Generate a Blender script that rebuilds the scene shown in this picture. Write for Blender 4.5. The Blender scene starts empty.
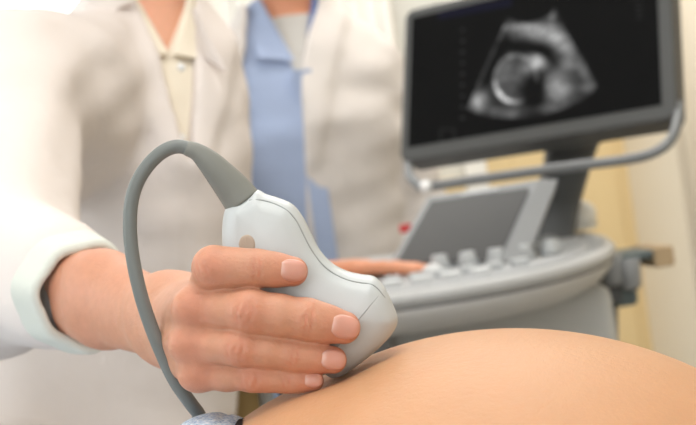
import bpy, math
import numpy as np
from mathutils import Vector, Matrix

# ------------------------------------------------------------------ camera, light, exposure
SC = bpy.context.scene
COL = SC.collection
F = 1160.0                      # focal length in pixels of a 696 wide frame
ROLL = math.radians(8)
CAMZ = 1.12
CR, SR = math.cos(ROLL), math.sin(ROLL)
cam_d = bpy.data.cameras.new('camera')
cam_d.sensor_width = 36
cam_d.lens = 36 * F / 696
cam_d.clip_start = 0.02
cam_d.dof.use_dof = True
cam_d.dof.focus_distance = 0.452
cam_d.dof.aperture_fstop = 14.0
cam = bpy.data.objects.new('camera', cam_d)
COL.objects.link(cam)
cam.matrix_world = Matrix(((CR, SR, 0, 0), (0, 0, -1, 0), (-SR, CR, 0, CAMZ), (0, 0, 0, 1)))
SC.camera = cam

SC.view_settings.view_transform = 'Standard'
SC.view_settings.look = 'None'
SC.view_settings.gamma = 1
SC.view_settings.exposure = -0.1
SC.view_settings.use_curve_mapping = False

world = bpy.data.worlds.new('world')
SC.world = world
world.use_nodes = True
world.node_tree.nodes['Background'].inputs[0].default_value = (0.85, 0.92, 1.0, 1)
world.node_tree.nodes['Background'].inputs[1].default_value = 0.6


def area(name, loc, target, size, size_y, power, color):
    l = bpy.data.lights.new(name, 'AREA')
    l.shape = 'RECTANGLE'
    l.size, l.size_y, l.energy, l.color = size, size_y, power, color
    o = bpy.data.objects.new(name, l)
    COL.objects.link(o)
    o.location = loc
    o.rotation_euler = (Vector(target) - Vector(loc)).to_track_quat('-Z', 'Y').to_euler()
    return o


area('window_daylight_left', (-2.15, 0.55, 1.75), (0.0, 0.7, 1.0), 1.7, 1.3, 14, (0.93, 0.965, 1.0))
area('window_daylight_back', (-1.25, 3.1, 1.8), (-0.4, 1.0, 1.1), 1.5, 1.3, 17, (0.95, 0.975, 1.0))
area('front_fill_light', (-0.3, -1.52, 1.65), (0.0, 0.6, 1.05), 1.5, 1.2, 11, (0.95, 0.975, 1.0))  # added frontal fill from behind the camera, no known source there
area('ceiling_lamp_light', (0.1, 0.2, 2.62), (0.1, 0.5, 0.8), 1.2, 1.2, 23, (1.0, 0.985, 0.965))
area('ceiling_lamp_light_back', (0.4, 2.1, 2.62), (0.4, 2.2, 0.8), 1.2, 0.8, 24, (1.0, 0.975, 0.94))


def P(x, y, d):
    """pixel of the photograph + distance -> world point"""
    dx, dy = x - 348.0, 212.5 - y
    return np.array([(dx * CR + dy * SR) * d / F, d, CAMZ + (-dx * SR + dy * CR) * d / F])


def proj(p):
    X, Y, Z = p[..., 0], p[..., 1], p[..., 2] - CAMZ
    return 348 + F * (X * CR - Z * SR) / Y, 212.5 - F * (X * SR + Z * CR) / Y


# ------------------------------------------------------------------ materials
def lin(c):
    return tuple(((v / 255) / 12.92 if v / 255 <= 0.04045 else ((v / 255 + 0.055) / 1.055) ** 2.4) for v in c)


def mat(name, rgb, rough=0.5, metal=0.0, spec=0.5, sss=0.0, sss_r=(1, 0.35, 0.2), sss_scale=0.006,
        bump=None, mottle=None, attr=None, emit=None, emit_attr=None, coat=0.0, weave=None, alpha=None, trans=0.0):
    m = bpy.data.materials.new(name)
    m.use_nodes = True
    nt = m.node_tree
    b = nt.nodes['Principled BSDF']
    I = b.inputs
    I['Base Color'].default_value = (*lin(rgb), 1)
    I['Roughness'].default_value = rough
    I['Metallic'].default_value = metal
    I['Specular IOR Level'].default_value = spec
    I['Coat Weight'].default_value = coat
    I['Transmission Weight'].default_value = trans
    tc = nt.nodes.new('ShaderNodeTexCoord')
    src = None
    if attr:
        a = nt.nodes.new('ShaderNodeAttribute')
        a.attribute_name = attr
        src = a.outputs['Color']
    if mottle:                                  # (scale, amount)
        n = nt.nodes.new('ShaderNodeTexNoise')
        n.inputs['Scale'].default_value = mottle[0]
        n.inputs['Detail'].default_value = 4
        nt.links.new(tc.outputs['Object'], n.inputs['Vector'])
        hv = nt.nodes.new('ShaderNodeHueSaturation')
        mr = nt.nodes.new('ShaderNodeMapRange')
        mr.inputs['To Min'].default_value = 1 - mottle[1]
        mr.inputs['To Max'].default_value = 1 + mottle[1]
        nt.links.new(n.outputs['Fac'], mr.inputs['Value'])
        nt.links.new(mr.outputs['Result'], hv.inputs['Value'])
        if src:
            nt.links.new(src, hv.inputs['Color'])
        else:
            hv.inputs['Color'].default_value = (*lin(rgb), 1)
        src = hv.outputs['Color']
    if src:
        nt.links.new(src, I['Base Color'])
    if sss:
        I['Subsurface Weight'].default_value = sss
        I['Subsurface Radius'].default_value = sss_r
        I['Subsurface Scale'].default_value = sss_scale
    if bump:                                    # list of (scale, distance)
        prev = None
        for sc_, dist in bump:
            n = nt.nodes.new('ShaderNodeTexNoise')
            n.inputs['Scale'].default_value = sc_
            n.inputs['Detail'].default_value = 5
            nt.links.new(tc.outputs['Object'], n.inputs['Vector'])
            bp = nt.nodes.new('ShaderNodeBump')
            bp.inputs['Distance'].default_value = dist
            bp.inputs['Strength'].default_value = 1.0
            nt.links.new(n.outputs['Fac'], bp.inputs['Height'])
            if prev:
                nt.links.new(prev.outputs['Normal'], bp.inputs['Normal'])
            prev = bp
        nt.links.new(prev.outputs['Normal'], I['Normal'])
    if weave:                                   # twill threads: (scale, light colour)
        w = nt.nodes.new('ShaderNodeTexWave')
        w.inputs['Scale'].default_value = weave[0]
        w.inputs['Distortion'].default_value = 3.0
        w.inputs['Detail'].default_value = 3
        w.bands_direction = 'DIAGONAL'
        nt.links.new(tc.outputs['Object'], w.inputs['Vector'])
        n2 = nt.nodes.new('ShaderNodeTexNoise')
        n2.inputs['Scale'].default_value = weave[0] * 1.7
        n2.inputs['Detail'].default_value = 6
        nt.links.new(tc.outputs['Object'], n2.inputs['Vector'])
        ad = nt.nodes.new('ShaderNodeMath'); ad.operation = 'MULTIPLY_ADD'
        ad.inputs[1].default_value = 0.08
        nt.links.new(w.outputs['Fac'], ad.inputs[0])
        nt.links.new(n2.outputs['Fac'], ad.inputs[2])
        mr = nt.nodes.new('ShaderNodeMapRange')
        mr.inputs['From Min'].default_value = 0.33
        mr.inputs['From Max'].default_value = 0.66
        nt.links.new(ad.outputs[0], mr.inputs['Value'])
        mx = nt.nodes.new('ShaderNodeMix'); mx.data_type = 'RGBA'
        mx.inputs['A'].default_value = (*lin(rgb), 1)
        mx.inputs['B'].default_value = (*lin(weave[1]), 1)
        nt.links.new(mr.outputs['Result'], mx.inputs['Factor'])
        nt.links.new(mx.outputs['Result'], I['Base Color'])
        bp = nt.nodes.new('ShaderNodeBump'); bp.inputs['Distance'].default_value = 0.0004
        nt.links.new(ad.outputs[0], bp.inputs['Height'])
        nt.links.new(bp.outputs['Normal'], I['Normal'])
    if emit:
        I['Emission Color'].default_value = (*lin(emit[0]), 1)
        I['Emission Strength'].default_value = emit[1]
    if emit_attr:
        a = nt.nodes.new('ShaderNodeAttribute')
        a.attribute_name = emit_attr[0]
        nt.links.new(a.outputs['Color'], I['Emission Color'])
        I['Emission Strength'].default_value = emit_attr[1]
    return m


M = {
    'skin': mat('hand_skin', (214, 158, 134), 0.47, sss=0.22, sss_scale=0.003, attr='Col', mottle=(260, 0.10),
                bump=[(900, 0.00022), (2600, 0.0001)], spec=0.4),
    'nail': mat('nail', (226, 160, 146), 0.28, sss=0.2, sss_scale=0.002, attr='Col', spec=0.5),
    'belly': mat('patient_skin', (197, 148, 110), 0.48, sss=0.2, sss_scale=0.005, mottle=(55, 0.05),
                 bump=[(420, 0.0003), (1500, 0.00014)], spec=0.35),
    'coat': mat('white_coat_cotton', (227, 218, 212), 0.9, bump=[(9, 0.006), (26, 0.002)], spec=0.2),
    'coat2': mat('white_coat_cotton_back', (216, 209, 203), 0.9, bump=[(9, 0.006), (24, 0.002)], spec=0.2),
    'cuff': mat('pale_green_white_cotton', (214, 217, 208), 0.9, bump=[(60, 0.001)], spec=0.2),
    'cream': mat('cream_shirt_cotton', (232, 222, 203), 0.9, spec=0.2),
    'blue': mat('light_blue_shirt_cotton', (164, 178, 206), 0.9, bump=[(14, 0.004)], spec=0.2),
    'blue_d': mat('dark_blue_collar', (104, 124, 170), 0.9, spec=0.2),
    'grey_tee': mat('grey_undershirt', (205, 202, 196), 0.9, spec=0.2),
    'denim': mat('light_blue_denim', (132, 164, 202), 0.9, weave=(420, (232, 239, 246)), spec=0.15),
    'fringe': mat('dark_brown_thread', (40, 26, 20), 0.9),
    'trouser': mat('pale_trousers', (205, 204, 200), 0.9),
    'shoe': mat('white_clog', (225, 225, 222), 0.5),
    'hair_b': mat('brown_hair', (92, 62, 42), 0.6, bump=[(180, 0.002)]),
    'hair_d': mat('dark_hair', (48, 36, 30), 0.6, bump=[(180, 0.002)]),
    'eye': mat('eye_white', (235, 232, 228), 0.2),
    'iris': mat('iris_brown', (70, 45, 30), 0.2),
    'lips': mat('lips', (190, 110, 100), 0.4),
    'probe': mat('light_grey_plastic', (196, 200, 200), 0.36, spec=0.5, bump=[(2500, 0.00002)]),
    'probe_head': mat('light_grey_rubber', (192, 196, 196), 0.5, spec=0.4),
    'seam': mat('grey_seam', (158, 162, 161), 0.6),
    'mark': mat('beige_orientation_mark', (176, 158, 140), 0.5),
    'boot': mat('grey_rubber_boot', (132, 133, 127), 0.55, spec=0.35),
    'cable': mat('grey_rubber_cable', (118, 122, 119), 0.45, spec=0.45),
    'bezel': mat('dark_grey_plastic', (72, 73, 72), 0.5, bump=[(900, 0.0001)]),
    'bezel_d': mat('charcoal_plastic', (76, 78, 79), 0.5),
    'screen': mat('screen_glass', (4, 4, 4), 0.6, spec=0.05, emit_attr=('Img', 1.0)),
    'handle': mat('silver_grey_metal', (122, 124, 125), 0.4, metal=0.2),
    'bright': mat('white_plastic', (240, 241, 240), 0.25),
    'frame': mat('mid_grey_plastic', (142, 144, 145), 0.45),
    'tscreen': mat('dim_touch_glass', (70, 70, 70), 0.4, spec=0.5),
    'console': mat('console_grey_plastic', (182, 183, 182), 0.4),
    'console_d': mat('console_lower_plastic', (196, 195, 192), 0.45),
    'deck': mat('console_deck', (172, 174, 175), 0.45),
    'key': mat('light_grey_key', (184, 187, 188), 0.4),
    'key_w': mat('white_key', (208, 210, 210), 0.4),
    'dial': mat('grey_dial', (172, 175, 176), 0.35),
    'cart': mat('cart_light_grey', (190, 191, 188), 0.5),
    'bin': mat('slate_teal_plastic', (94, 107, 109), 0.5),
    'tan': mat('tan_card', (190, 165, 130), 0.8),
    'ochre': mat('ochre_plastic', (176, 148, 96), 0.6),
    'green_d': mat('dark_green_plastic', (58, 72, 58), 0.6),
    'bottle': mat('milky_plastic', (240, 237, 228), 0.35),
    'red': mat('red_plastic', (205, 60, 60), 0.5),
    'wall_b': mat('pale_wall_paint', (226, 224, 216), 0.9),
    'wall_c': mat('cream_wall_paint', (227, 216, 196), 0.9),
    'curtain': mat('cream_curtain_cloth', (227, 216, 196), 0.95),
    'door': mat('pale_wood_door', (222, 198, 150), 0.55, mottle=(4, 0.06)),
    'white_trim': mat('white_trim_paint', (236, 233, 226), 0.6),
    'ceil': mat('white_ceiling', (240, 240, 239), 0.95),
    'floor': mat('beige_vinyl', (184, 178, 168), 0.5, mottle=(3, 0.08)),
    'glass': mat('bright_window_pane', (240, 246, 250), 0.4, emit=((240, 246, 252), 1.25)),
    'lamp': mat('lit_lamp_diffuser', (250, 245, 235), 0.5, emit=((255, 246, 232), 2.0)),
    'lamp_f': mat('lamp_frame', (230, 230, 228), 0.5),
    'vinyl': mat('blue_grey_couch_vinyl', (150, 165, 176), 0.5),
    'steel': mat('brushed_steel', (170, 170, 170), 0.35, metal=0.8),
    'paper': mat('white_couch_paper', (238, 237, 233), 0.9),
}


# ------------------------------------------------------------------ object helpers
def link_mesh(name, me, material, parent=None, smooth=True, keep_origin=False):
    if not keep_origin:
        n = len(me.vertices)
        co = np.empty(n * 3, np.float32)
        me.vertices.foreach_get('co', co)
        co = co.reshape(-1, 3)
        lo, hi = co.min(0), co.max(0)
        org = np.array([(lo[0] + hi[0]) / 2, (lo[1] + hi[1]) / 2, lo[2]])
        me.vertices.foreach_set('co', (co - org).astype(np.float32).ravel())
    else:
        org = np.zeros(3)
    if material is not None:
        for mm in (material if isinstance(material, (list, tuple)) else [material]):
            me.materials.append(mm)
    if smooth:
        me.polygons.foreach_set('use_smooth', [True] * len(me.polygons))
    me.update()
    o = bpy.data.objects.new(name, me)
    COL.objects.link(o)
    o.location = org
    if parent is not None:
        bpy.context.view_layer.update()
        o.parent = parent
        o.matrix_parent_inverse = parent.matrix_world.inverted()
    return o


def mesh_from(verts, faces, name='mesh'):
    me = bpy.data.meshes.new(name)
    me.from_pydata([tuple(map(float, v)) for v in verts], [], [tuple(int(i) for i in f) for f in faces])
    return me


def tag(o, label=None, cat=None, group=None, kind=None):
    if label: o['label'] = label
    if cat: o['category'] = cat
    if group: o['group'] = group
    if kind: o['kind'] = kind
    return o


def empty(name, loc):
    o = bpy.data.objects.new(name, None)
    o.empty_display_size = 0.05
    COL.objects.link(o)
    o.location = loc
    bpy.context.view_layer.update()
    return o


def box_mesh(lo, hi, bevel=0.0, seg=2, matrix=None):
    import bmesh
    bm = bmesh.new()
    bmesh.ops.create_cube(bm, size=1)
    lo, hi = Vector(lo), Vector(hi)
    for v in bm.verts:
        v.co = Vector((lo[i] + (v.co[i] + 0.5) * (hi[i] - lo[i]) for i in range(3)))
    if bevel:
        bmesh.ops.bevel(bm, geom=bm.edges[:], offset=bevel, segments=seg, affect='EDGES', profile=0.5)
    if matrix is not None:
        bm.transform(matrix)
    bmesh.ops.recalc_face_normals(bm, faces=bm.faces)
    me = bpy.data.meshes.new('box')
    bm.to_mesh(me)
    bm.free()
    return me


def box(name, lo, hi, material, parent=None, bevel=0.0, seg=2, matrix=None, smooth=False):
    return link_mesh(name, box_mesh(lo, hi, bevel, seg, matrix), material, parent, smooth=smooth)


def catmull(pts, n=10, closed=False):
    pts = [np.array(p, float) for p in pts]
    out = []
    N = len(pts)
    rng = range(N) if closed else range(N - 1)
    for i in rng:
        if closed:
            p0, p1, p2, p3 = pts[i - 1], pts[i], pts[(i + 1) % N], pts[(i + 2) % N]
        else:
            p1, p2 = pts[i], pts[i + 1]
            p0 = pts[i - 1] if i else 2 * p1 - p2
            p3 = pts[i + 2] if i + 2 < N else 2 * p2 - p1
        for k in range(n):
            t = k / n
            out.append(0.5 * ((2 * p1) + (-p0 + p2) * t + (2 * p0 - 5 * p1 + 4 * p2 - p3) * t * t + (-p0 + 3 * p1 - 3 * p2 + p3) * t ** 3))
    if not closed:
        out.append(pts[-1])
    return np.array(out)


def tube_mesh(path, radii, seg=16, caps=True):
    path = np.array(path, float)
    n = len(path)
    radii = np.full(n, radii) if np.isscalar(radii) else np.array(radii, float)
    T = np.gradient(path, axis=0)
    T /= np.linalg.norm(T, axis=1)[:, None]
    nrm = np.cross(T[0], [0, 0, 1.0])
    if np.linalg.norm(nrm) < 1e-3:
        nrm = np.cross(T[0], [1.0, 0, 0])
    nrm /= np.linalg.norm(nrm)
    V, Fc = [], []
    for i in range(n):
        nrm = nrm - T[i] * nrm.dot(T[i])
        nrm /= np.linalg.norm(nrm)
        b = np.cross(T[i], nrm)
        for k in range(seg):
            a = 2 * math.pi * k / seg
            V.append(path[i] + radii[i] * (math.cos(a) * nrm + math.sin(a) * b))
    for i in range(n - 1):
        for k in range(seg):
            k2 = (k + 1) % seg
            Fc.append((i * seg + k, i * seg + k2, (i + 1) * seg + k2, (i + 1) * seg + k))
    if caps:
        Fc.append(tuple(range(seg))[::-1])
        Fc.append(tuple((n - 1) * seg + k for k in range(seg)))
    return mesh_from(V, Fc)


def tube(name, path, radii, material, parent=None, seg=16, caps=True):
    return link_mesh(name, tube_mesh(path, radii, seg, caps), material, parent)


def lathe(name, profile, centre, material, parent=None, seg=32, axis=None):
    """profile: (radius, height) pairs"""
    V, Fc = [], []
    for r, z in profile:
        for k in range(seg):
            a = 2 * math.pi * k / seg
            V.append(np.array([r * math.cos(a), r * math.sin(a), z]))
    n = len(profile)
    for i in range(n - 1):
        for k in range(seg):
            k2 = (k + 1) % seg
            Fc.append((i * seg + k, i * seg + k2, (i + 1) * seg + k2, (i + 1) * seg + k))
    Fc.append(tuple(range(seg))[::-1])
    Fc.append(tuple((n - 1) * seg + k for k in range(seg)))
    V = np.array(V)
    if axis is not None:
        q = Vector((0, 0, 1)).rotation_difference(Vector(axis))
        V = np.array([q @ Vector(v) for v in V])
    return link_mesh(name, mesh_from(V + np.array(centre), Fc), material, parent)


# ------------------------------------------------------------------ distance fields and surface nets
def smin(a, b, k):
    if k <= 0:
        return np.minimum(a, b)
    h = np.clip(0.5 + 0.5 * (b - a) / k, 0, 1)
    return b * (1 - h) + a * h - k * h * (1 - h)


def smax(a, b, k):
    return -smin(-a, -b, k)


class Field:
    def __init__(s, lo, hi, h):
        s.lo = np.array(lo, float)
        s.h = h
        s.n = np.ceil((np.array(hi, float) - s.lo) / h).astype(int) + 1
        s.ax = [(s.lo[i] + h * np.arange(s.n[i])).astype(np.float32) for i in range(3)]
        s.D = np.full(s.n, 0.5, np.float32)

    def sub(s, lo, hi):
        sl = []
        for i in range(3):
            a = int(np.clip(math.floor((lo[i] - s.lo[i]) / s.h), 0, s.n[i]))
            b = int(np.clip(math.ceil((hi[i] - s.lo[i]) / s.h) + 1, 0, s.n[i]))
            sl.append(slice(a, b))
        sl = tuple(sl)
        g = (s.ax[0][sl[0]][:, None, None], s.ax[1][sl[1]][None, :, None], s.ax[2][sl[2]][None, None, :])
        return sl, g

    def add(s, prim, k=0.0, op='u'):
        fn, lo, hi = prim
        pad = k + 4 * s.h
        sl, g = s.sub(np.array(lo) - pad, np.array(hi) + pad)
        if any(x.stop <= x.start for x in sl):
            return
        d = fn(*g)
        if op == 'u':
            s.D[sl] = smin(s.D[sl], d, k)
        elif op == 's':
            s.D[sl] = smax(s.D[sl], -d, k)

    def mesh(s):
        D = s.D
        S = D < 0
        c = S[:-1, :-1, :-1].astype(np.int8)
        cnt = np.zeros(c.shape, np.int8)
        for dx in (0, 1):
            for dy in (0, 1):
                for dz in (0, 1):
                    cnt += S[dx:D.shape[0] - 1 + dx, dy:D.shape[1] - 1 + dy, dz:D.shape[2] - 1 + dz]
        act = np.argwhere((cnt > 0) & (cnt < 8))
        idx = np.full(c.shape, -1, np.int32)
        idx[tuple(act.T)] = np.arange(len(act))
        corners = [(0, 0, 0), (1, 0, 0), (0, 1, 0), (1, 1, 0), (0, 0, 1), (1, 0, 1), (0, 1, 1), (1, 1, 1)]
        vals = np.stack([D[act[:, 0] + a, act[:, 1] + b, act[:, 2] + e] for a, b, e in corners], 1)
        acc = np.zeros((len(act), 3)); num = np.zeros(len(act))
        for i in range(8):
            for j in range(i + 1, 8):
                ci, cj = np.array(corners[i]), np.array(corners[j])
                if np.abs(ci - cj).sum() != 1:
                    continue
                a, b = vals[:, i], vals[:, j]
                m = (a < 0) != (b < 0)
                t = np.where(m, a / np.where(m, a - b, 1), 0)
                pt = ci + t[:, None] * (cj - ci)
                acc += pt * m[:, None]
                num += m
        V = s.lo + s.h * (act + acc / num[:, None])
        faces = []
        for axis in range(3):
            sh = [slice(None)] * 3; sh2 = [slice(None)] * 3
            sh[axis] = slice(0, -1); sh2[axis] = slice(1, None)
            A, B = S[tuple(sh)], S[tuple(sh2)]
            e = np.argwhere(A != B)
            o1, o2 = (axis + 1) % 3, (axis + 2) % 3
            ok = (e[:, o1] > 0) & (e[:, o2] > 0) & (e[:, o1] < idx.shape[o1]) & (e[:, o2] < idx.shape[o2])
            e = e[ok]
            q = []
            for a, b in ((-1, -1), (0, -1), (0, 0), (-1, 0)):
                c_ = e.copy(); c_[:, o1] += a; c_[:, o2] += b
                q.append(idx[tuple(c_.T)])
            q = np.stack(q, 1)
            flip = ~A[tuple(e.T)]
            q[flip] = q[flip][:, ::-1]
            faces.append(q)
        Fc = np.concatenate(faces)
        Fc = Fc[(Fc >= 0).all(1)]
        return V, Fc


def same_grid(c):
    s = Field(c.lo, c.lo + c.h, c.h)
    s.n, s.ax, s.D = c.n, c.ax, np.full(c.n, 0.5, np.float32)
    return s


def relax(V, Fc, it=2, lam=0.5):
    n = len(V)
    e = np.concatenate([Fc[:, [0, 1]], Fc[:, [1, 2]], Fc[:, [2, 3]], Fc[:, [3, 0]]])
    deg = np.bincount(e[:, 0], minlength=n) + np.bincount(e[:, 1], minlength=n)
    for k in range(it):
        acc = np.zeros_like(V)
        for i in range(3):
            acc[:, i] = np.bincount(e[:, 0], V[e[:, 1], i], n) + np.bincount(e[:, 1], V[e[:, 0], i], n)
        V = V + (lam if k % 2 == 0 else -lam * 1.03) * (acc / np.maximum(deg, 1)[:, None] - V)
    return V


def np_mesh(V, Fc, name='mesh'):
    me = bpy.data.meshes.new(name)
    me.vertices.add(len(V))
    me.vertices.foreach_set('co', np.ascontiguousarray(V, np.float32).ravel())
    me.loops.add(len(Fc) * 4)
    me.loops.foreach_set('vertex_index', np.ascontiguousarray(Fc, np.int32).ravel())
    me.polygons.add(len(Fc))
    me.polygons.foreach_set('loop_start', np.arange(0, len(Fc) * 4, 4, dtype=np.int32))
    me.update(calc_edges=True)
    me.validate()
    return me


def set_colors(me, cols, name='Col'):
    a = me.color_attributes.new(name, 'FLOAT_COLOR', 'POINT')
    c = np.ones((len(me.vertices), 4), np.float32)
    c[:, :3] = cols
    a.data.foreach_set('color', c.ravel())


def cone(a, b, ra, rb):
    a, b = np.array(a, float), np.array(b, float)
    ba = b - a
    L2 = float(ba @ ba) + 1e-12
    r = max(ra, rb)

    def fn(X, Y, Z):
        px, py, pz = X - a[0], Y - a[1], Z - a[2]
        h = np.clip((px * ba[0] + py * ba[1] + pz * ba[2]) / L2, 0, 1).astype(np.float32)
        return np.sqrt((px - h * ba[0]) ** 2 + (py - h * ba[1]) ** 2 + (pz - h * ba[2]) ** 2) - (ra + (rb - ra) * h)
    return fn, np.minimum(a, b) - r, np.maximum(a, b) + r


def ell(c, r, rot=None):
    """ellipsoid; rot columns are the local axes"""
    c, r = np.array(c, float), np.array(r, float)
    R = np.eye(3) if rot is None else np.array(rot, float)
    m = r.min()

    def fn(X, Y, Z):
        px, py, pz = X - c[0], Y - c[1], Z - c[2]
        q = [(px * R[0, i] + py * R[1, i] + pz * R[2, i]) / r[i] for i in range(3)]
        k0 = np.sqrt(q[0] ** 2 + q[1] ** 2 + q[2] ** 2)
        k1 = np.sqrt((q[0] / r[0]) ** 2 + (q[1] / r[1]) ** 2 + (q[2] / r[2]) ** 2) + 1e-9
        return (k0 * (k0 - 1) / k1).astype(np.float32)
    R_ = r.max()
    return fn, c - R_, c + R_


class Frame:
    """x = the figure's side pointing to picture right, y = away from its front, z = up"""
    def __init__(s, o, yaw, pitch=0.0, lean=0.0):
        s.o = np.array(o, float)
        x = np.array([math.cos(yaw), math.sin(yaw), 0])
        y = np.array([-math.sin(yaw), math.cos(yaw), 0])
        z = np.array([0, 0, 1.0])
        y2 = y * math.cos(pitch) + z * math.sin(pitch)
        z2 = z * math.cos(pitch) - y * math.sin(pitch)
        x2 = x * math.cos(lean) - z2 * math.sin(lean)
        z3 = z2 * math.cos(lean) + x * math.sin(lean)
        s.R = np.stack([x2, y2, z3], 1)

    def w(s, p):
        return s.o + s.R @ np.array(p, float)

    def loc(s, X, Y, Z):
        px, py, pz = X - s.o[0], Y - s.o[1], Z - s.o[2]
        R = s.R
        return [px * R[0, i] + py * R[1, i] + pz * R[2, i] for i in range(3)]


PROF = np.array([  # z, half width, half depth, forward offset
    (-0.72, 0.138, 0.110, 0.0), (-0.60, 0.150, 0.120, 0.0), (-0.42, 0.138, 0.100, 0.0), (-0.28, 0.146, 0.110, -0.004),
    (-0.16, 0.158, 0.124, -0.012), (-0.06, 0.165, 0.105, 0.0), (-0.01, 0.160, 0.082, 0.005), (0.025, 0.115, 0.068, 0.008),
    (0.05, 0.068, 0.058, 0.008), (0.08, 0.056, 0.054, 0.004), (0.13, 0.053, 0.055, -0.004), (0.20, 0.053, 0.055, -0.006)])


def torso(fr, off=0.0, zlo=-0.7, zhi=0.18, sx=1.0, extra=None, flare=0.0):
    zz = np.linspace(-0.8, 0.25, 211)
    a = np.interp(zz, PROF[:, 0], PROF[:, 1])
    b = np.interp(zz, PROF[:, 0], PROF[:, 2])
    c = np.interp(zz, PROF[:, 0], PROF[:, 3])
    ker = np.exp(-(np.arange(-8, 9) / 4.0) ** 2); ker /= ker.sum()
    a, b, c = [np.convolve(np.pad(v, 8, 'edge'), ker, 'valid') for v in (a, b, c)]
    a = a * sx

    def fn(X, Y, Z):
        x, y, z = fr.loc(X, Y, Z)
        A = np.interp(z, zz, a) + off + flare * np.clip(-0.3 - z, 0, 1)
        B = np.interp(z, zz, b) + off + flare * np.clip(-0.3 - z, 0, 1)
        Cc = np.interp(z, zz, c)
        e = np.sqrt((x / A) ** 2 + ((y - Cc) / B) ** 2)
        d = (e - 1) * np.minimum(A, B)
        if extra is not None:
            d = d + extra(x, y, z)
        d = smax(d, z - zhi, 0.01)
        d = smax(d, zlo - z, 0.02)
        return d.astype(np.float32)
    R = 0.95
    lo, hi = fr.o - [0.42, 0.42, -zlo + 0.03], fr.o + [0.42, 0.42, zhi + 0.05]
    return fn, lo, hi


def folds(X, Y, Z, amp, s=1.0, seed=0.0):
    u = X * 23 * s + seed; v = Y * 19 * s + seed * 2; w = Z * 31 * s
    n = np.sin(u + 1.7 * np.sin(w * 0.7 + v * 0.5)) * np.cos(w + 1.3 * np.sin(u * 0.6 + 1.0))
    n = n + 0.5 * np.sin(2.1 * w + 1.9 * u + 2.0 * np.sin(v)) + 0.35 * np.sin(3.7 * w - 2.3 * v + seed)
    return (amp * n).astype(np.float32)


def head_prims(c, R):
    """R columns: right, back, up. list of (prim, k, op)"""
    def w(p): return c + R @ np.array(p, float)
    L = [(ell(w((0, 0.015, 0.03)), (0.074, 0.092, 0.092), R), 0.01, 'u'),
         (ell(w((0, -0.018, -0.045)), (0.057, 0.068, 0.066), R), 0.03, 'u'),
         (cone(w((0, -0.092, 0.012)), w((0, -0.108, -0.028)), 0.007, 0.011), 0.012, 'u'),
         (ell(w((0, -0.080, -0.060)), (0.024, 0.012, 0.009), R), 0.008, 'u'),
         (ell(w((0, -0.070, -0.095)), (0.022, 0.016, 0.014), R), 0.015, 'u')]
    for s in (-1, 1):
        L.append((ell(w((s * 0.031, -0.092, 0.010)), (0.015, 0.008, 0.008), R), 0.008, 's'))
        L.append((ell(w((s * 0.076, 0.012, -0.008)), (0.008, 0.018, 0.030), R), 0.005, 'u'))
    return L


def face_parts(c, R, parent, hair_mat, long_hair=True, mask_z=0.02):
    def w(p): return c + R @ np.array(p, float)
    f = Field(c - 0.17, c + 0.17, 0.004)
    f.add(ell(w((0, 0.028, 0.036)), (0.088, 0.102, 0.100), R), 0)
    if long_hair:
        f.add(ell(w((0, 0.115, 0.0)), (0.045, 0.04, 0.045), R), 0.02)
    f.add(ell(w((0, -0.105, -0.035)), (0.066, 0.088, 0.098), R), 0.012, 's')
    f.add(ell(w((0, -0.02, -0.10)), (0.12, 0.06, 0.07), R), 0.012, 's')
    V, Fc = f.mesh()
    link_mesh('hair', np_mesh(V, Fc), hair_mat, parent)
    for s in (-1, 1):
        e = w((s * 0.030, -0.0735, 0.010))
        me = sphere_mesh(e, 0.0115, 16, 10, (1.15, 1.0, 0.62), R)
        link_mesh('eye', me, M['eye'], parent)
        link_mesh('iris', sphere_mesh(e + R @ np.array([0, -0.0078, 0]), 0.0046, 14, 8), M['iris'], parent)
    link_mesh('lips', sphere_mesh(w((0, -0.086, -0.060)), 0.01, 20, 10, (2.0, 0.7, 0.65), R), M['lips'], parent)


def sphere_mesh(c, r, seg=20, rings=12, scale=(1, 1, 1), R=None):
    V, Fc = [], []
    R = np.eye(3) if R is None else R
    for i in range(1, rings):
        t = math.pi * i / rings
        for k in range(seg):
            a = 2 * math.pi * k / seg
            V.append(np.array([math.sin(t) * math.cos(a) * scale[0], math.sin(t) * math.sin(a) * scale[1], math.cos(t) * scale[2]]) * r)
    V.append(np.array([0, 0, r * scale[2]])); V.append(np.array([0, 0, -r * scale[2]]))
    top, bot = len(V) - 2, len(V) - 1
    for i in range(rings - 2):
        for k in range(seg):
            k2 = (k + 1) % seg
            Fc.append((i * seg + k, (i + 1) * seg + k, (i + 1) * seg + k2, i * seg + k2))
    for k in range(seg):
        k2 = (k + 1) % seg
        Fc.append((top, k, k2))
        Fc.append((bot, (rings - 2) * seg + k2, (rings - 2) * seg + k))
    return mesh_from([np.array(c) + R @ v for v in V], Fc)


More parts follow.
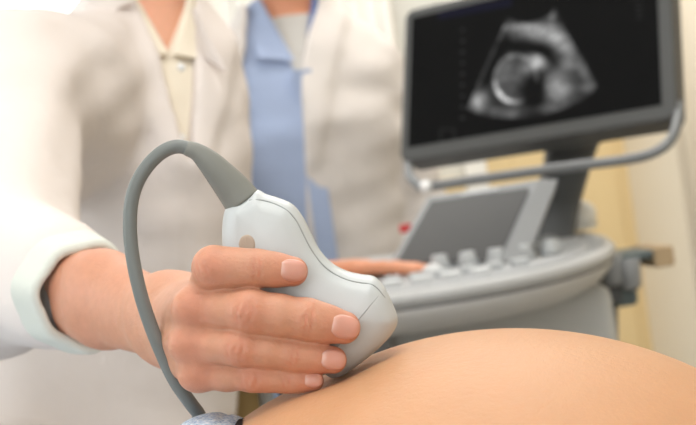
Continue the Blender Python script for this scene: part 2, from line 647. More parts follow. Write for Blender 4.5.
def simple_hand(f, wrist, direction, side, down, r=1.0, curl=0.25):
    """open relaxed hand: wrist point, pointing direction, thumb side, palm-down vector"""
    d = np.array(direction, float); d /= np.linalg.norm(d)
    s = np.array(side, float); s -= d * (s @ d); s /= np.linalg.norm(s)
    n = np.array(down, float); n -= d * (n @ d) + s * (n @ s); n /= np.linalg.norm(n)
    W = np.array(wrist, float)
    kn = []
    for i, (o, l) in enumerate(((0.028, 0.088), (0.009, 0.092), (-0.010, 0.086), (-0.027, 0.078))):
        k = W + s * o * r + d * l * r
        kn.append(k)
        f.add(cone(W + s * o * 0.6 * r, k, 0.0150 * r, 0.0115 * r), 0.01)
    base = f.D.copy()
    res = f.D
    for i, (l1, l2, l3, r0) in enumerate(((0.038, 0.024, 0.018, 0.0090), (0.042, 0.027, 0.019, 0.0092), (0.039, 0.025, 0.019, 0.0086), (0.030, 0.019, 0.017, 0.0076))):
        p = kn[i]; a = curl
        spread = s * (0.06 * (1.5 - i))
        for j, l in enumerate((l1, l2, l3)):
            dd = d * math.cos(a) + n * math.sin(a) + spread
            dd /= np.linalg.norm(dd)
            q = p + dd * l * r
            f.add(cone(p, q, r0 * (1 - 0.08 * j) * r, r0 * (0.92 - 0.08 * j) * r), 0.003 if j else 0.005)
            p = q; a += curl * 0.9
    t0 = W + s * 0.018 * r + d * 0.02 * r + n * 0.008 * r
    t1 = t0 + (d * 0.75 + s * 0.75 + n * 0.2) * 0.036 * r
    t2 = t1 + (d * 0.95 + s * 0.35 + n * 0.25) * 0.030 * r
    t3 = t2 + (d * 1.0 + n * 0.25) * 0.022 * r
    f.add(cone(t0, t1, 0.016 * r, 0.012 * r), 0.01)
    f.add(cone(t1, t2, 0.0115 * r, 0.0105 * r), 0.003)
    f.add(cone(t2, t3, 0.0105 * r, 0.0085 * r), 0.003)


# ------------------------------------------------------------------ room
box('floor', (-2.3, -1.6, -0.05), (2.2, 3.6, 0.0), M['floor'])['kind'] = 'structure'
box('ceiling', (-2.3, -1.6, 2.7), (2.2, 3.6, 2.75), M['ceil'])['kind'] = 'structure'
box('wall_right', (2.1, -1.6, 0), (2.2, 3.6, 2.7), M['wall_c'])['kind'] = 'structure'



def wall_with_hole(name, axis, at, th, a0, a1, h0, h1, z0, z1, material):
    """a wall along x ('x', at = y) or y ('y', at = x) with one opening"""
    V, Fc = [], []
    def bx(p, q):
        n = len(V)
        for z in (p[2], q[2]):
            for x, y in ((p[0], p[1]), (q[0], p[1]), (q[0], q[1]), (p[0], q[1])):
                V.append((x, y, z))
        for t in ((0, 3, 2, 1), (4, 5, 6, 7), (0, 1, 5, 4), (1, 2, 6, 5), (2, 3, 7, 6), (3, 0, 4, 7)):
            Fc.append(tuple(n + i for i in t))
    def seg(u0, u1, v0, v1):
        if axis == 'x':
            bx((u0, at, v0), (u1, at + th, v1))
        else:
            bx((at, u0, v0), (at + th, u1, v1))
    seg(a0, h0, 0, 2.7); seg(h1, a1, 0, 2.7); seg(h0, h1, 0, z0); seg(h0, h1, z1, 2.7)
    o = link_mesh(name, mesh_from(V, Fc), material, smooth=False)
    o['kind'] = 'structure'
    return o


wall_with_hole('wall_back', 'x', 3.3, 0.12, -2.3, 2.2, -2.0, -0.45, 0.9, 2.4, M['wall_b'])
wall_with_hole('wall_left', 'y', -2.3, 0.12, -1.6, 3.3, -0.3, 1.4, 0.95, 2.3, M['wall_b'])


def window(name, axis, at, u0, u1, z0, z1):
    def fix(o):
        o['kind'] = 'structure'
        return o
    def b(nm, a, c, e, g, t0, t1, m, par):
        if axis == 'x':
            return box(nm, (a, at + t0, e), (c, at + t1, g), m, par)
        return box(nm, (at - t1, a, e), (at - t0, c, g), m, par)
    g = fix(b(name, u0, u1, z0, z1, 0.06, 0.07, M['glass'], None))
    w = 0.05
    b('window_frame', u0, u1, z0, z0 + w, 0.0, 0.06, M['white_trim'], g)
    b('window_frame', u0, u1, z1 - w, z1, 0.0, 0.06, M['white_trim'], g)
    b('window_frame', u0, u0 + w, z0, z1, 0.0, 0.06, M['white_trim'], g)
    b('window_frame', u1 - w, u1, z0, z1, 0.0, 0.06, M['white_trim'], g)
    b('window_mullion', (u0 + u1) / 2 - 0.02, (u0 + u1) / 2 + 0.02, z0, z1, 0.0, 0.06, M['white_trim'], g)
    b('window_sill', u0 - 0.05, u1 + 0.05, z0 - 0.03, z0, -0.1, 0.06, M['white_trim'], g)


wall_with_hole('wall_front', 'x', -1.72, 0.12, -2.3, 2.2, -1.1, 0.5, 1.0, 2.3, M['wall_b'])
window('fill_window', 'x', -1.72, -1.1, 0.5, 1.0, 2.3)  # unseen glowing pane, added to go with the frontal fill light
window('window_1', 'x', 3.3, -2.0, -0.45, 0.9, 2.4)
window('window_2', 'y', -2.2, -0.3, 1.4, 0.95, 2.3)
box('wall_pilaster', (0.79, 2.75, 0), (2.1, 3.3, 2.7), M['wall_c'])['kind'] = 'structure'
d1 = box('door_1', (0.40, 3.24, 0.0), (1.10, 3.285, 2.05), M['door'], bevel=0.004)
d1['kind'] = 'structure'
box('door_panel', (0.47, 3.232, 0.15), (0.76, 3.242, 0.50), M['door'], d1, bevel=0.004)
box('door_panel', (0.47, 3.232, 0.60), (0.76, 3.242, 1.9), M['door'], d1, bevel=0.004)
t1 = box('trim_1', (0.34, 3.23, 0), (0.40, 3.3, 2.11), M['white_trim']); t1['kind'] = 'structure'
t2 = box('trim_2', (-0.40, 3.27, 1.125), (0.34, 3.3, 1.175), M['door'], bevel=0.005); t2['kind'] = 'structure'
for x0, x1 in ((-2.2, 0.34),):
    b_ = box('baseboard_back', (x0, 3.28, 0), (x1, 3.3, 0.1), M['white_trim']); b_['kind'] = 'structure'


def curtain(name, x0, x1, y, z0, z1, waves, amp, material, label):
    nx = int(waves * 12)
    V, Fc = [], []
    for j, z in enumerate((z0, (z0 + z1) / 2, z1)):
        for i in range(nx + 1):
            t = i / nx
            V.append((x0 + (x1 - x0) * t, y + amp * math.sin(t * waves * 2 * math.pi) + amp * 0.4 * math.sin(t * waves * 5.1 + j), z))
    for j in range(2):
        for i in range(nx):
            a = j * (nx + 1) + i
            Fc.append((a, a + 1, a + nx + 2, a + nx + 1))
    o = link_mesh(name, mesh_from(V, Fc), material)
    md = o.modifiers.new('thickness', 'SOLIDIFY'); md.thickness = 0.003
    tag(o, label, 'curtain')
    return o


curtain('curtain', 0.80, 1.75, 2.69, 0.06, 2.6, 7, 0.007, M['curtain'], 'cream curtain hanging at the far right behind the ultrasound machine')
curtain('curtain', -0.36, 0.20, 3.21, 0.12, 2.6, 7, 0.018, M['white_trim'], 'white curtain hanging between the two people and the monitor')

for i, (x, y) in enumerate(((0.1, 0.2), (0.4, 2.1))):
    l = empty('ceiling_lamp', (x, y, 2.7))
    tag(l, ('square lit ceiling panel above the examination couch', 'square lit ceiling panel above the ultrasound machine')[i], 'lamp')
    box('lamp_frame', (x - .33, y - .33, 2.655), (x + .33, y + .33, 2.70), M['lamp_f'], l)
    box('diffuser', (x - .30, y - .30, 2.648), (x + .30, y + .30, 2.656), M['lamp'], l)

# ------------------------------------------------------------------ examination couch
bed = empty('examination_couch', (0.15, 0.46, 0))
tag(bed, 'padded examination couch under the lying patient', 'couch')
box('mattress', (-1.0, 0.13, 0.67), (1.05, 0.79, 0.758), M['vinyl'], bed, bevel=0.025, seg=3, smooth=True)
box('couch_frame', (-0.97, 0.16, 0.58), (1.02, 0.76, 0.67), M['steel'], bed, bevel=0.006)
for x in (-0.85, 0.9):
    for y in (0.22, 0.70):
        box('leg', (x - .025, y - .025, 0), (x + .025, y + .025, 0.58), M['steel'], bed, bevel=0.004)

# ------------------------------------------------------------------ patient
CZ = CAMZ
BC = np.array([0.040, 0.475, CZ - 0.054 - 0.165])     # centre of the round belly


def patient():
    h = 0.004
    f = Field((-0.98, 0.12, CZ - 0.37), (0.92, 0.82, CZ - 0.03), h)
    zc = CZ - 0.25
    for x0, x1, r0, r1, k in ((-0.20, 0.02, (0.125), (0.115), 0.03),):
        f.add(ell((-0.12, 0.46, zc), (0.20, 0.175, 0.108)), 0.03)
    f.add(ell((0.12, 0.46, zc), (0.30, 0.155, 0.105)), 0.04)
    f.add(ell((0.36, 0.46, zc + 0.005), (0.22, 0.165, 0.108)), 0.04)
    for s in (-1, 1):
        f.add(ell((0.36, 0.46 + s * 0.075, zc + 0.075), (0.07, 0.065, 0.05)), 0.03)
    f.add(ell(BC, (0.168, 0.170, 0.163)), 0.035)
    f.add(ell((-0.020, 0.458, CZ - 0.188), (0.095, 0.125, 0.1185)), 0.012)
    # the probe head presses a shallow dent
    a = P(355, 372, 0.474); b_ = P(392, 345, 0.474)
    # legs
    for s in (-1, 1):
        y = 0.46 + s * 0.095
        f.add(cone((-0.20, y, zc - 0.01), (-0.60, y + s * 0.02, zc - 0.03), 0.088, 0.062), 0.03)
        f.add(cone((-0.60, y + s * 0.02, zc - 0.03), (-0.93, y + s * 0.03, zc - 0.055), 0.058, 0.045), 0.02)
    # arms resting beside the chest
    for s in (-1, 1):
        ys = 0.46 + s * 0.185
        f.add(cone((0.50, ys, zc), (0.40, ys + s * 0.07, zc - 0.05), 0.052, 0.046), 0.03)
        f.add(cone((0.40, ys + s * 0.07, zc - 0.05), (0.26, ys + s * 0.075, zc - 0.06), 0.046, 0.040), 0.02)
        f.add(cone((0.26, ys + s * 0.075, zc - 0.06), (0.47, ys + s * 0.07, zc - 0.062), 0.038, 0.028), 0.02)
        simple_hand(f, (0.475, ys + s * 0.07, zc - 0.062), (1, 0, 0.05), (0, -s, 0.2), (0, 0, -1), 0.9, 0.2)
    # neck and head on the couch
    f.add(cone((0.53, 0.46, zc), (0.64, 0.46, zc + 0.0), 0.055, 0.052), 0.04)
    R = np.array([[0, 0, 1.0], [1.0, 0, 0], [0, -1.0, 0]])   # right=+y, back=-z, up=+x
    R = np.stack([[0, 1, 0], [0, 0, -1], [1, 0, 0]], 1).astype(float)
    hc = np.array([0.74, 0.46, zc + 0.005])
    for p, k, op in head_prims(hc, R):
        f.add(p, k, op)
    # probe dent
    pr = cone(P(316, 352, 0.468), P(381, 308, 0.474), 0.0150, 0.0150)
    f.add(pr, 0.009, 's')
    f.add(ell((-0.012, 0.40, CZ - 0.08), (0.001, 0.001, 0.001)), 0)
    V, Fc = f.mesh()
    V = relax(V, Fc, 6, 0.5)
    o = link_mesh('person', np_mesh(V, Fc), M['belly'])
    tag(o, 'person lying on the couch with a bare pregnant belly and light blue denim waistband', 'person')
    face_parts(hc, R, o, M['hair_d'])
    # jeans
    g = Field((-0.98, 0.12, CZ - 0.37), (0.02, 0.82, CZ - 0.05), 0.004)
    g.add(ell((-0.12, 0.46, zc), (0.21, 0.182, 0.112)), 0.03)
    for s in (-1, 1):
        y = 0.46 + s * 0.095
        g.add(cone((-0.20, y, zc - 0.01), (-0.60, y + s * 0.02, zc - 0.03), 0.096, 0.070), 0.03)
        g.add(cone((-0.60, y + s * 0.02, zc - 0.03), (-0.90, y + s * 0.03, zc - 0.052), 0.066, 0.060), 0.02)
    def cut(X, Y, Z): return (X * 1.0 + 0.072 + 0 * Y + 0 * Z).astype(np.float32) * np.ones_like(Y * Z)
    V_ = g.D
    g.D = smax(V_, np.broadcast_to((g.ax[0][:, None, None] + 0.072), V_.shape), 0.004).astype(np.float32)
    V, Fc = g.mesh()
    V = relax(V, Fc, 4)
    V[:, 2] = np.maximum(V[:, 2], CZ - 0.3615)
    j = link_mesh('jeans', np_mesh(V, Fc), M['denim'], o)
    # rolled waistband around the belly (fine grid)
    yc, zr, rr = 0.452, CZ - 0.224, 0.139
    w = Field((-0.092, 0.28, CZ - 0.24), (-0.038, 0.63, CZ - 0.055), 0.0016)
    X, Y, Z = w.ax[0][:, None, None], w.ax[1][None, :, None], w.ax[2][None, None, :]
    ang = np.arctan2(Z - zr, Y - yc)
    rad = np.sqrt((Y - yc) ** 2 + (Z - zr) ** 2)
    wob = 0.0012 * np.sin(ang * 9 + 1) + 0.0008 * np.sin(ang * 23)
    xm = -0.0665 + 0.0015 * np.sin(ang * 7)
    q = np.sqrt(((X - xm) / 1.5) ** 2 + (rad - (rr + wob)) ** 2) - 0.0115
    q = q + 0.0012 * np.exp(-((X - xm - 0.007) / 0.0012) ** 2)
    w.D = q.astype(np.float32)
    V, Fc = w.mesh()
    V = relax(V, Fc, 2)
    link_mesh('waistband', np_mesh(V, Fc), M['denim'], j)
    # frayed dark threads on the belly side of the waistband
    rng = np.random.RandomState(3)
    VV, FF = [], []
    for k in range(110):
        a = math.pi * 0.5 + (k / 120 - 0.5) * 1.7
        y0, z0 = yc + (rr + 0.0088) * math.cos(a), zr + (rr + 0.0088) * math.sin(a)
        p0 = np.array([-0.0550, y0, z0]); nrm = np.array([0, math.cos(a), math.sin(a)])
        p1 = p0 + np.array([0.0045 + rng.rand() * 0.003, 0, 0]) - nrm * 0.001 + rng.randn(3) * 0.0006
        side = np.array([0, -math.sin(a), math.cos(a)]) * 0.0009
        n = len(VV)
        for p in (p0, p1):
            VV += [p + side, p - side, p + nrm * 0.0008]
        FF += [(n, n + 1, n + 4, n + 3), (n + 1, n + 2, n + 5, n + 4), (n + 2, n, n + 3, n + 5), (n, n + 2, n + 1), (n + 3, n + 4, n + 5)]
    fo = link_mesh('frayed_edge', mesh_from(VV, FF), M['fringe'], j, smooth=False)
    fo['kind'] = 'stuff'; fo['label'] = 'dark frayed edge of the waistband'
    # shirt pulled up over the chest
    s_ = Field((0.16, 0.12, CZ - 0.37), (0.66, 0.82, CZ - 0.05), 0.005)
    s_.add(ell((0.36, 0.46, zc + 0.005), (0.24, 0.175, 0.118)), 0.0)
    s_.add(ell((0.20, 0.46, zc), (0.28, 0.168, 0.116)), 0.04)
    for s in (-1, 1):
        s_.add(ell((0.36, 0.46 + s * 0.075, zc + 0.078), (0.078, 0.072, 0.056)), 0.03)
        ys = 0.46 + s * 0.185
        s_.add(cone((0.50, ys, zc), (0.44, ys + s * 0.05, zc - 0.03), 0.062, 0.058), 0.03)
    s_.add(ell(BC, (0.193, 0.176, 0.172)), 0.03)
    s_.D = smax(s_.D, np.broadcast_to(0.205 - s_.ax[0][:, None, None], s_.D.shape), 0.004).astype(np.float32)
    s_.D += folds(s_.ax[0][:, None, None], s_.ax[1][None, :, None], s_.ax[2][None, None, :], 0.0015, 1.6)
    V, Fc = s_.mesh()
    V[:, 2] = np.maximum(V[:, 2], CZ - 0.3615)
    link_mesh('shirt', np_mesh(V, Fc), M['grey_tee'], o)
    return o


patient_o = patient()

# ------------------------------------------------------------------ the ultrasound probe
PD = 0.4735          # distance of the probe's middle plane
HT = 0.0145          # half thickness


def build_probe():
    root = empty('ultrasound_probe', P(366, 352, PD))
    tag(root, 'light grey handheld ultrasound probe pressed on the belly by the gripping hand', 'ultrasound probe')
    k = PD / F
    outline = [(226, 207), (240, 197), (256, 189.5), (266, 194), (279, 198), (293, 204.5), (303, 217), (311, 233), (320, 250), (332, 263),
               (347, 271), (362, 274.5), (374, 276.5), (383, 285), (391, 300), (397.5, 318), (393, 331), (380, 346),
               (362, 361), (341, 375), (330, 376), (318, 366), (300, 348), (284, 335), (262, 318), (243, 300), (230, 280), (224, 255), (222, 232)]
    C2 = catmull(outline, 5, closed=True)
    # densify check: polygon signed distance in pixel units
    lo = P(200, 400, PD); hi = P(410, 180, PD)
    x0, x1 = min(lo[0], hi[0]) - .012, max(lo[0], hi[0]) + .012
    z0, z1 = min(lo[2], hi[2]) - .03, max(lo[2], hi[2]) + .03
    f = Field((x0, PD - 0.026, z0), (x1, PD + 0.026, z1), 0.0009)
    X, Z = f.ax[0][:, None], f.ax[2][None, :]
    u = 348 + (X * CR - (Z - CAMZ) * SR) / k
    v = 212.5 - (X * SR + (Z - CAMZ) * CR) / k
    best = np.full(u.shape, 1e9); inside = np.zeros(u.shape, bool)
    n = len(C2)
    for i in range(n):
        a, b = C2[i], C2[(i + 1) % n]
        e = b - a
        wx, wy = u - a[0], v - a[1]
        t = np.clip((wx * e[0] + wy * e[1]) / (e @ e + 1e-9), 0, 1)
        best = np.minimum(best, (wx - t * e[0]) ** 2 + (wy - t * e[1]) ** 2)
        if a[1] != b[1]:
            c = ((a[1] <= v) != (b[1] <= v)) & (u < (b[0] - a[0]) * (v - a[1]) / (b[1] - a[1]) + a[0])
            inside ^= c
    sd = np.where(inside, -1, 1) * np.sqrt(best) * k          # metres
    # half thickness: a little thicker at the belly end, thinner towards the boot
    along = ((u - 240) * 0.66 + (v - 200) * 0.75)             # px along the probe
    th = HT * np.interp(along, [0, 60, 110, 170, 215], [0.80, 0.92, 0.96, 1.10, 1.02])
    edge = 0.0085
    y = np.abs(f.ax[1][None, :, None] - PD)
    # pillowed cross-section: rounded edge and softly crowned face
    inn = np.clip(-sd, 0, 0.022)[:, None, :]
    crown = 0.0035 * (1 - (inn / 0.022)) ** 2
    q1 = sd[:, None, :] + edge
    q2 = y - (th[:, None, :] - crown) + edge
    D = np.minimum(np.maximum(q1, q2), 0) + np.sqrt(np.maximum(q1, 0) ** 2 + np.maximum(q2, 0) ** 2) - edge
    f.D = D.astype(np.float32)
    V, Fc = f.mesh()
    V = relax(V, Fc, 6, 0.5)
    # the last part of the shell is the rubber nose
    pu, pv = 348 + ((V[:, 0]) * CR - (V[:, 2] - CAMZ) * SR) / k, 212.5 - (V[:, 0] * SR + (V[:, 2] - CAMZ) * CR) / k
    A, B = np.array([384.0, 287.0]), np.array([334.0, 347.0])
    nose = ((pu - A[0]) * (B[1] - A[1]) - (pv - A[1]) * (B[0] - A[0])) > 0
    fn = nose[Fc].all(1)
    def subm(mask):
        ids = np.unique(Fc[mask]); mp = np.full(len(V), -1); mp[ids] = np.arange(len(ids))
        return np_mesh(V[ids], mp[Fc[mask]])
    link_mesh('shell', subm(~fn), M['probe'], root)
    link_mesh('scan_head', subm(fn), M['probe_head'], root)
    front_y = lambda uu, vv: None

    def surf(uu, vv, lift=0.0):
        """point on the front face under a plane pixel"""
        p = P(uu, vv, PD)
        i = int(round((p[0] - f.lo[0]) / f.h)); l = int(round((p[2] - f.lo[2]) / f.h))
        col = f.D[i, :, l]
        neg = np.argwhere(col < 0)
        if not len(neg):
            return p
        j = int(neg[0, 0])
        yy = f.ax[1][j] - f.h * (col[j] / (col[j] - col[j - 1] + 1e-9)) * -1 if j else f.ax[1][j]
        a_, b_ = col[j - 1], col[j]
        yy = f.ax[1][j - 1] + f.h * a_ / (a_ - b_ + 1e-12)
        return np.array([p[0], yy - lift, p[2]])
    # seam that follows the upper right edge, six pixels inside it
    top = catmull([(251, 200.5), (262, 200), (276, 204), (289, 211), (298, 222), (306, 238), (315, 254), (327, 267.5), (343, 277), (358, 281),
                   (370, 282.5), (377, 287), (384, 296)], 8)
    S = np.array([surf(a, b) for a, b in top])
    for _ in range(8):
        S[1:-1] = (S[:-2] + S[1:-1] * 2 + S[2:]) / 4
    tube('seam', S, 0.00032, M['seam'], root, seg=8)
    line = catmull([(383, 288), (372, 300), (360, 314), (347, 330), (336, 345)], 8)
    S2 = np.array([surf(a, b) for a, b in line])
    for _ in range(8):
        S2[1:-1] = (S2[:-2] + S2[1:-1] * 2 + S2[2:]) / 4
    tube('head_joint', S2, 0.00022, M['seam'], root, seg=8)
    # beige oval orientation mark
    ctr = (249.5, 244.0)
    VV, FF = [], []
    rings, seg = 6, 40
    VV.append(surf(*ctr, 0.0003))
    base = [surf(ctr[0] + 8.6 * math.cos(t) , ctr[1] + 10.5 * math.sin(t)) for t in np.linspace(0, 2 * math.pi, seg, endpoint=False)]
    ymean = np.mean([b[1] for b in base])
    for r in range(1, rings + 1):
        for s in range(seg):
            t = 2 * math.pi * s / seg
            p = surf(ctr[0] + 8.6 * r / rings * math.cos(t), ctr[1] + 10.5 * r / rings * math.sin(t))
            p[1] -= 0.0004 if r < rings else -0.0002
            VV.append(p)
    for s in range(seg):
        FF.append((0, 1 + s, 1 + (s + 1) % seg))
        for r in range(rings - 1):
            a = 1 + r * seg + s; b = 1 + r * seg + (s + 1) % seg
            FF.append((a, a + seg, b + seg, b))
    link_mesh('orientation_mark', mesh_from(VV, FF), M['mark'], root)
    # boot
    bp = catmull([(186, 148, 0.4685), (197, 152, 0.469), (209, 162, 0.470), (222, 176, 0.4715), (234, 190, 0.473), (243, 202, PD)], 6)
    path = np.array([P(*p) for p in bp])
    rr = np.interp(np.linspace(0, 1, len(path)), [0, 0.2, 0.45, 0.75, 1.0], [0.0030, 0.0036, 0.0053, 0.0070, 0.0078])
    rr[0] = 0.0029
    bt = tube('strain_relief_boot', path, rr, M['boot'], root, seg=32)
    # cable
    cp = catmull([(192, 149.5, 0.4685), (178, 146.5, 0.4683), (164, 151, 0.468), (150, 163, 0.4675), (138, 181, 0.467), (131.5, 202, 0.467), (130, 228, 0.467),
                  (132.5, 256, 0.467), (139, 288, 0.467), (148, 318, 0.468), (160, 349, 0.470), (174, 379, 0.474), (189, 401, 0.479), (199, 414, 0.487)], 8)
    path = [P(*p) for p in cp]
    tail = catmull([path[-1], np.array([-0.081, 0.500, CZ - 0.094]), np.array([-0.095, 0.517, CZ - 0.118]), np.array([-0.112, 0.56, CZ - 0.138]),
                    np.array([-0.115, 0.63, CZ - 0.19]), np.array([-0.105, 0.69, CZ - 0.27]), np.array([-0.085, 0.83, CZ - 0.42]),
                    np.array([0.0, 1.0, CZ - 0.60]), np.array([0.1, 1.25, CZ - 0.66]), np.array([0.16, 1.50, CZ - 0.62])], 8)
    path = np.array(path + list(tail[1:]))
    tube('cable', path, 0.00285, M['cable'], root, seg=20)
    return root


build_probe()

# ------------------------------------------------------------------ examiner's gripping hand
HAND = {
    'index': [(206, 297, .468, 17), (214, 267.5, .4515, 20.5), (257, 268, .4500, 17.5), (293, 271.5, .4520, 15)],
    'middle': [(197, 307, .457, 19), (250, 311.5, .4475, 21.5), (307, 319.5, .4490, 20), (344, 327.5, .4510, 16.5)],
    'ring': [(193, 343, .458, 18), (240, 347.5, .4480, 17.8), (293, 355, .4500, 15.6), (333, 360, .4520, 13.8)],
    'pinky': [(201, 374, .460, 15.8), (253, 378, .4510, 12.8), (286, 380, .4520, 11.4), (314, 381, .4525, 10)],
}
FP = {n: [(P(x, y, d), r * d / F) for x, y, d, r in v] for n, v in HAND.items()}
WR = P(150, 318, .520)
ELB = P(-12, 266, .72)


def build_hand():
    h = 0.0008
    lo = np.array([P(66, 330, .62)[0] , .424, P(200, 410, .46)[2]])
    f = Field((-0.155, 0.424, CZ - 0.095), (0.018, 0.640, CZ + 0.012), h)
    wr = [P(164, 311, .522), P(160, 324, .520), P(164, 332, .520)]
    # forearm
    f.add(cone(wr[0], P(104, 287, .575), .0125, .0162), 0.0)
    f.add(cone(wr[2], P(106, 311, .575), .0122, .0162), 0.012)
    f.add(cone(P(104, 288, .575), P(48, 274, .65), .0165, .0235), 0.012)
    f.add(cone(P(106, 311, .575), P(48, 292, .65), .0165, .0235), 0.012)
    # metacarpals
    ends = {'index': 0, 'middle': 0, 'ring': 2, 'pinky': 2}
    ws = {'index': P(182, 312, .520), 'middle': P(174, 318, .518), 'ring': P(173, 327, .518), 'pinky': P(178, 338, .518)}
    for n in FP:
        p, r = FP[n][0]
        f.add(cone(ws[n], p, 0.0125, r * 0.95), 0.010)
    f.add(cone(P(176, 320, .520), P(202, 338, .480), .015, .013), 0.010)
    # thumb, round the far side of the probe
    f.add(cone(P(168, 312, .520), P(215, 312, .515), .016, .013), 0.012)
    f.add(cone(P(215, 312, .515), P(262, 306, .504), .0115, .0105), 0.004)
    f.add(cone(P(262, 306, .504), P(300, 302, .499), .0100, .0085), 0.003)
    palm = f.D.copy()
    res = f.D
    for n in FP:
        pts = FP[n]
        allp = np.array([p for p, r in pts])
        sl, g = f.sub(allp.min(0) - 0.025, allp.max(0) + 0.025)
        d = None
        for i in range(3):
            (a, ra), (b, rb) = pts[i], pts[i + 1]
            # waist the middle of every bone a little and swell the joints
            m = a * 0.5 + b * 0.5; rm = (ra + rb) / 2 * 0.97
            for (p, q, r0, r1) in ((a, m, ra, rm), (m, b, rm, rb)):
                e = cone(p, q, r0, r1)[0](*g)
                d = e if d is None else smin(d, e, 0.0035)
        # fleshy pad under the tip
        # creases on the back of the joints
        for i, am in ((1, 0.0007), (2, 0.0006)):
            c = pts[i][0]; ax = pts[min(i + 1, 3)][0] - pts[i - 1][0]; ax = ax / np.linalg.norm(ax)
            t = (g[0] - c[0]) * ax[0] + (g[1] - c[1]) * ax[1] + (g[2] - c[2]) * ax[2]
            facing = np.clip((c[1] - g[1]) / pts[i][1], 0, 1)
            for off in ((-0.0028, 0.0, 0.0026) if i == 1 else (-0.0009, 0.0012)):
                wv = 0.0005 * np.sin((g[2] - c[2]) * 900 + off * 3000)
                d = d + am * facing * np.exp(-((t - off - wv) / 0.00075) ** 2) * np.exp(-((g[2] - c[2]) / (pts[i][1] * 0.8)) ** 2)
        pal = palm[sl]
        dd = smin(pal, d.astype(np.float32), 0.0035)
        # web of skin only near the knuckle: elsewhere fingers stay apart
        res[sl] = smin(res[sl], dd, 0.0012)
    # knuckle bumps
    for n, up in (('index', 0), ('middle', 1), ('ring', 1), ('pinky', 1)):
        p, r = FP[n][0]
        if up:
            f.add(ell(p + np.array([-0.0015, -0.0015, 0.0005]), (r * 0.94, r * 0.94, r * 0.84)), 0.005)
    # tendons running from the knuckles towards the wrist
    for n in ('middle', 'ring', 'pinky'):
        p, r = FP[n][0]
        a = p - np.array([r * 0.55, r * 0.45, 0])
        b = ws[n] + np.array([-0.007, -0.006, 0.0])
        f.add(cone(a, b, 0.0026, 0.0018), 0.006)
    V, Fc = f.mesh()
    V = relax(V, Fc, 2, 0.4)
    return V, Fc


def hand_color(V):
    base = np.array(lin((204, 149, 120)))
    red = np.array(lin((200, 112, 88)))
    pale = np.array(lin((212, 164, 138)))
    w = np.zeros(len(V))
    for n in FP:
        for i, (amp, s) in enumerate(((0.42, 0.0085), (0.36, 0.0075), (0.18, 0.0055), (0.42, 0.0085))):
            if n == 'index' and i == 0:
                continue
            p = FP[n][i][0]
            r = FP[n][i][1]
            q = p + np.array([0, -r * 0.8, 0])
            w = np.maximum(w, amp * np.exp(-((V - q) ** 2).sum(1) / s ** 2))
        # crease lines
        for i in (1, 2):
            c = FP[n][i][0]; ax = FP[n][min(i + 1, 3)][0] - FP[n][i - 1][0]; ax = ax / np.linalg.norm(ax)
            t = (V - c) @ ax; rr = FP[n][i][1]
            for off in ((-0.0028, 0.0, 0.0026) if i == 1 else (-0.0009, 0.0012)):
                lw = 0.50 * np.exp(-((t - off) / 0.0006) ** 2) * np.exp(-(((V[:, 2] - c[2]) / (rr * 0.75)) ** 2)) * (np.abs(V - c).max(1) < rr * 1.4)
                w = np.maximum(w, lw)
        # warm flesh ring around each nail
        tip, r = FP[n][3]
        w = np.maximum(w, 0.62 * np.exp(-((V - tip - np.array([r * .5, 0, 0])) ** 2).sum(1) / (r * 1.0) ** 2))
    # fore arm a bit warmer than the back of the hand
    arm = np.clip((V[:, 1] - 0.50) / 0.08, 0, 1) * 0.16
    w = np.maximum(w, arm)
    pw = 0.35 * np.exp(-((V - P(178, 325, .49)) ** 2).sum(1) / 0.022 ** 2)
    c = base[None] * (1 - pw[:, None]) + pale[None] * pw[:, None]
    return c * (1 - w[:, None]) + red[None] * w[:, None]


def add_nails(parent):
    for n in FP:
        (b, rb), (t, rt) = FP[n][2], FP[n][3]
        ax = t - b; L = np.linalg.norm(ax); ax = ax / L
        view = -t + np.array([0, 0, CAMZ]); view = np.array([0.0, -1.0, 0.16])
        nn = view - ax * (view @ ax); nn /= np.linalg.norm(nn)
        if n == 'pinky':
            nn = nn + np.array([0, 0, 0.10]); nn /= np.linalg.norm(nn)
        sd = np.cross(ax, nn)
        W = {'index': 0.80, 'middle': 0.78, 'ring': 0.80, 'pinky': 0.80}[n]   # half angle-ish
        Lb, Lf = rt * 1.05, rt * 0.78
        nu, nv = 18, 16
        VV, FF, cc = [], [], []
        for i in range(nu + 1):
            u = -math.cos(math.pi * i / nu)
            s = (u + 1) / 2 * (Lb + Lf) - Lb
            ex = 1.9 if u < 0 else 2.5
            wd = (1 - abs(u) ** ex) ** (1 / ex) if abs(u) < 1 else 0.0
            wd = max(wd, 0.02)
            for j in range(nv + 1):
                v = -1 + 2 * j / nv
                th = v * wd * W
                # radius of the finger at this place
                hh = s / L + 1
                r = rb + (rt - rb) * min(hh, 1)
                if s > 0:
                    r_eff = math.sqrt(max(rt * rt - (s * 0.62) ** 2, 0.0))
                else:
                    r_eff = r
                edge = max(abs(u) ** 6, abs(v) ** 6)
                rr = r_eff + 0.00072 - 0.0011 * edge
                VV.append(t + ax * s + (nn * math.cos(th) + sd * math.sin(th)) * rr)
                lun = math.exp(-((u + 0.9) / 0.3) ** 2)
                tip_ = math.exp(-((u - 1.0) / 0.13) ** 2)
                c = np.array(lin((212, 154, 136))) * (1 - 0.6 * lun) + np.array(lin((224, 182, 166))) * 0.6 * lun
                c = c * (1 - 0.5 * tip_) + np.array(lin((222, 170, 146))) * 0.5 * tip_
                cc.append(c)
        for i in range(nu):
            for j in range(nv):
                a = i * (nv + 1) + j
                FF.append((a, a + 1, a + nv + 2, a + nv + 1))
        me = mesh_from(VV, FF)
        set_colors(me, np.array(cc))
        o = link_mesh('fingernail', me, M['nail'], parent)
        md = o.modifiers.new('thickness', 'SOLIDIFY'); md.thickness = 0.0006; md.offset = 0


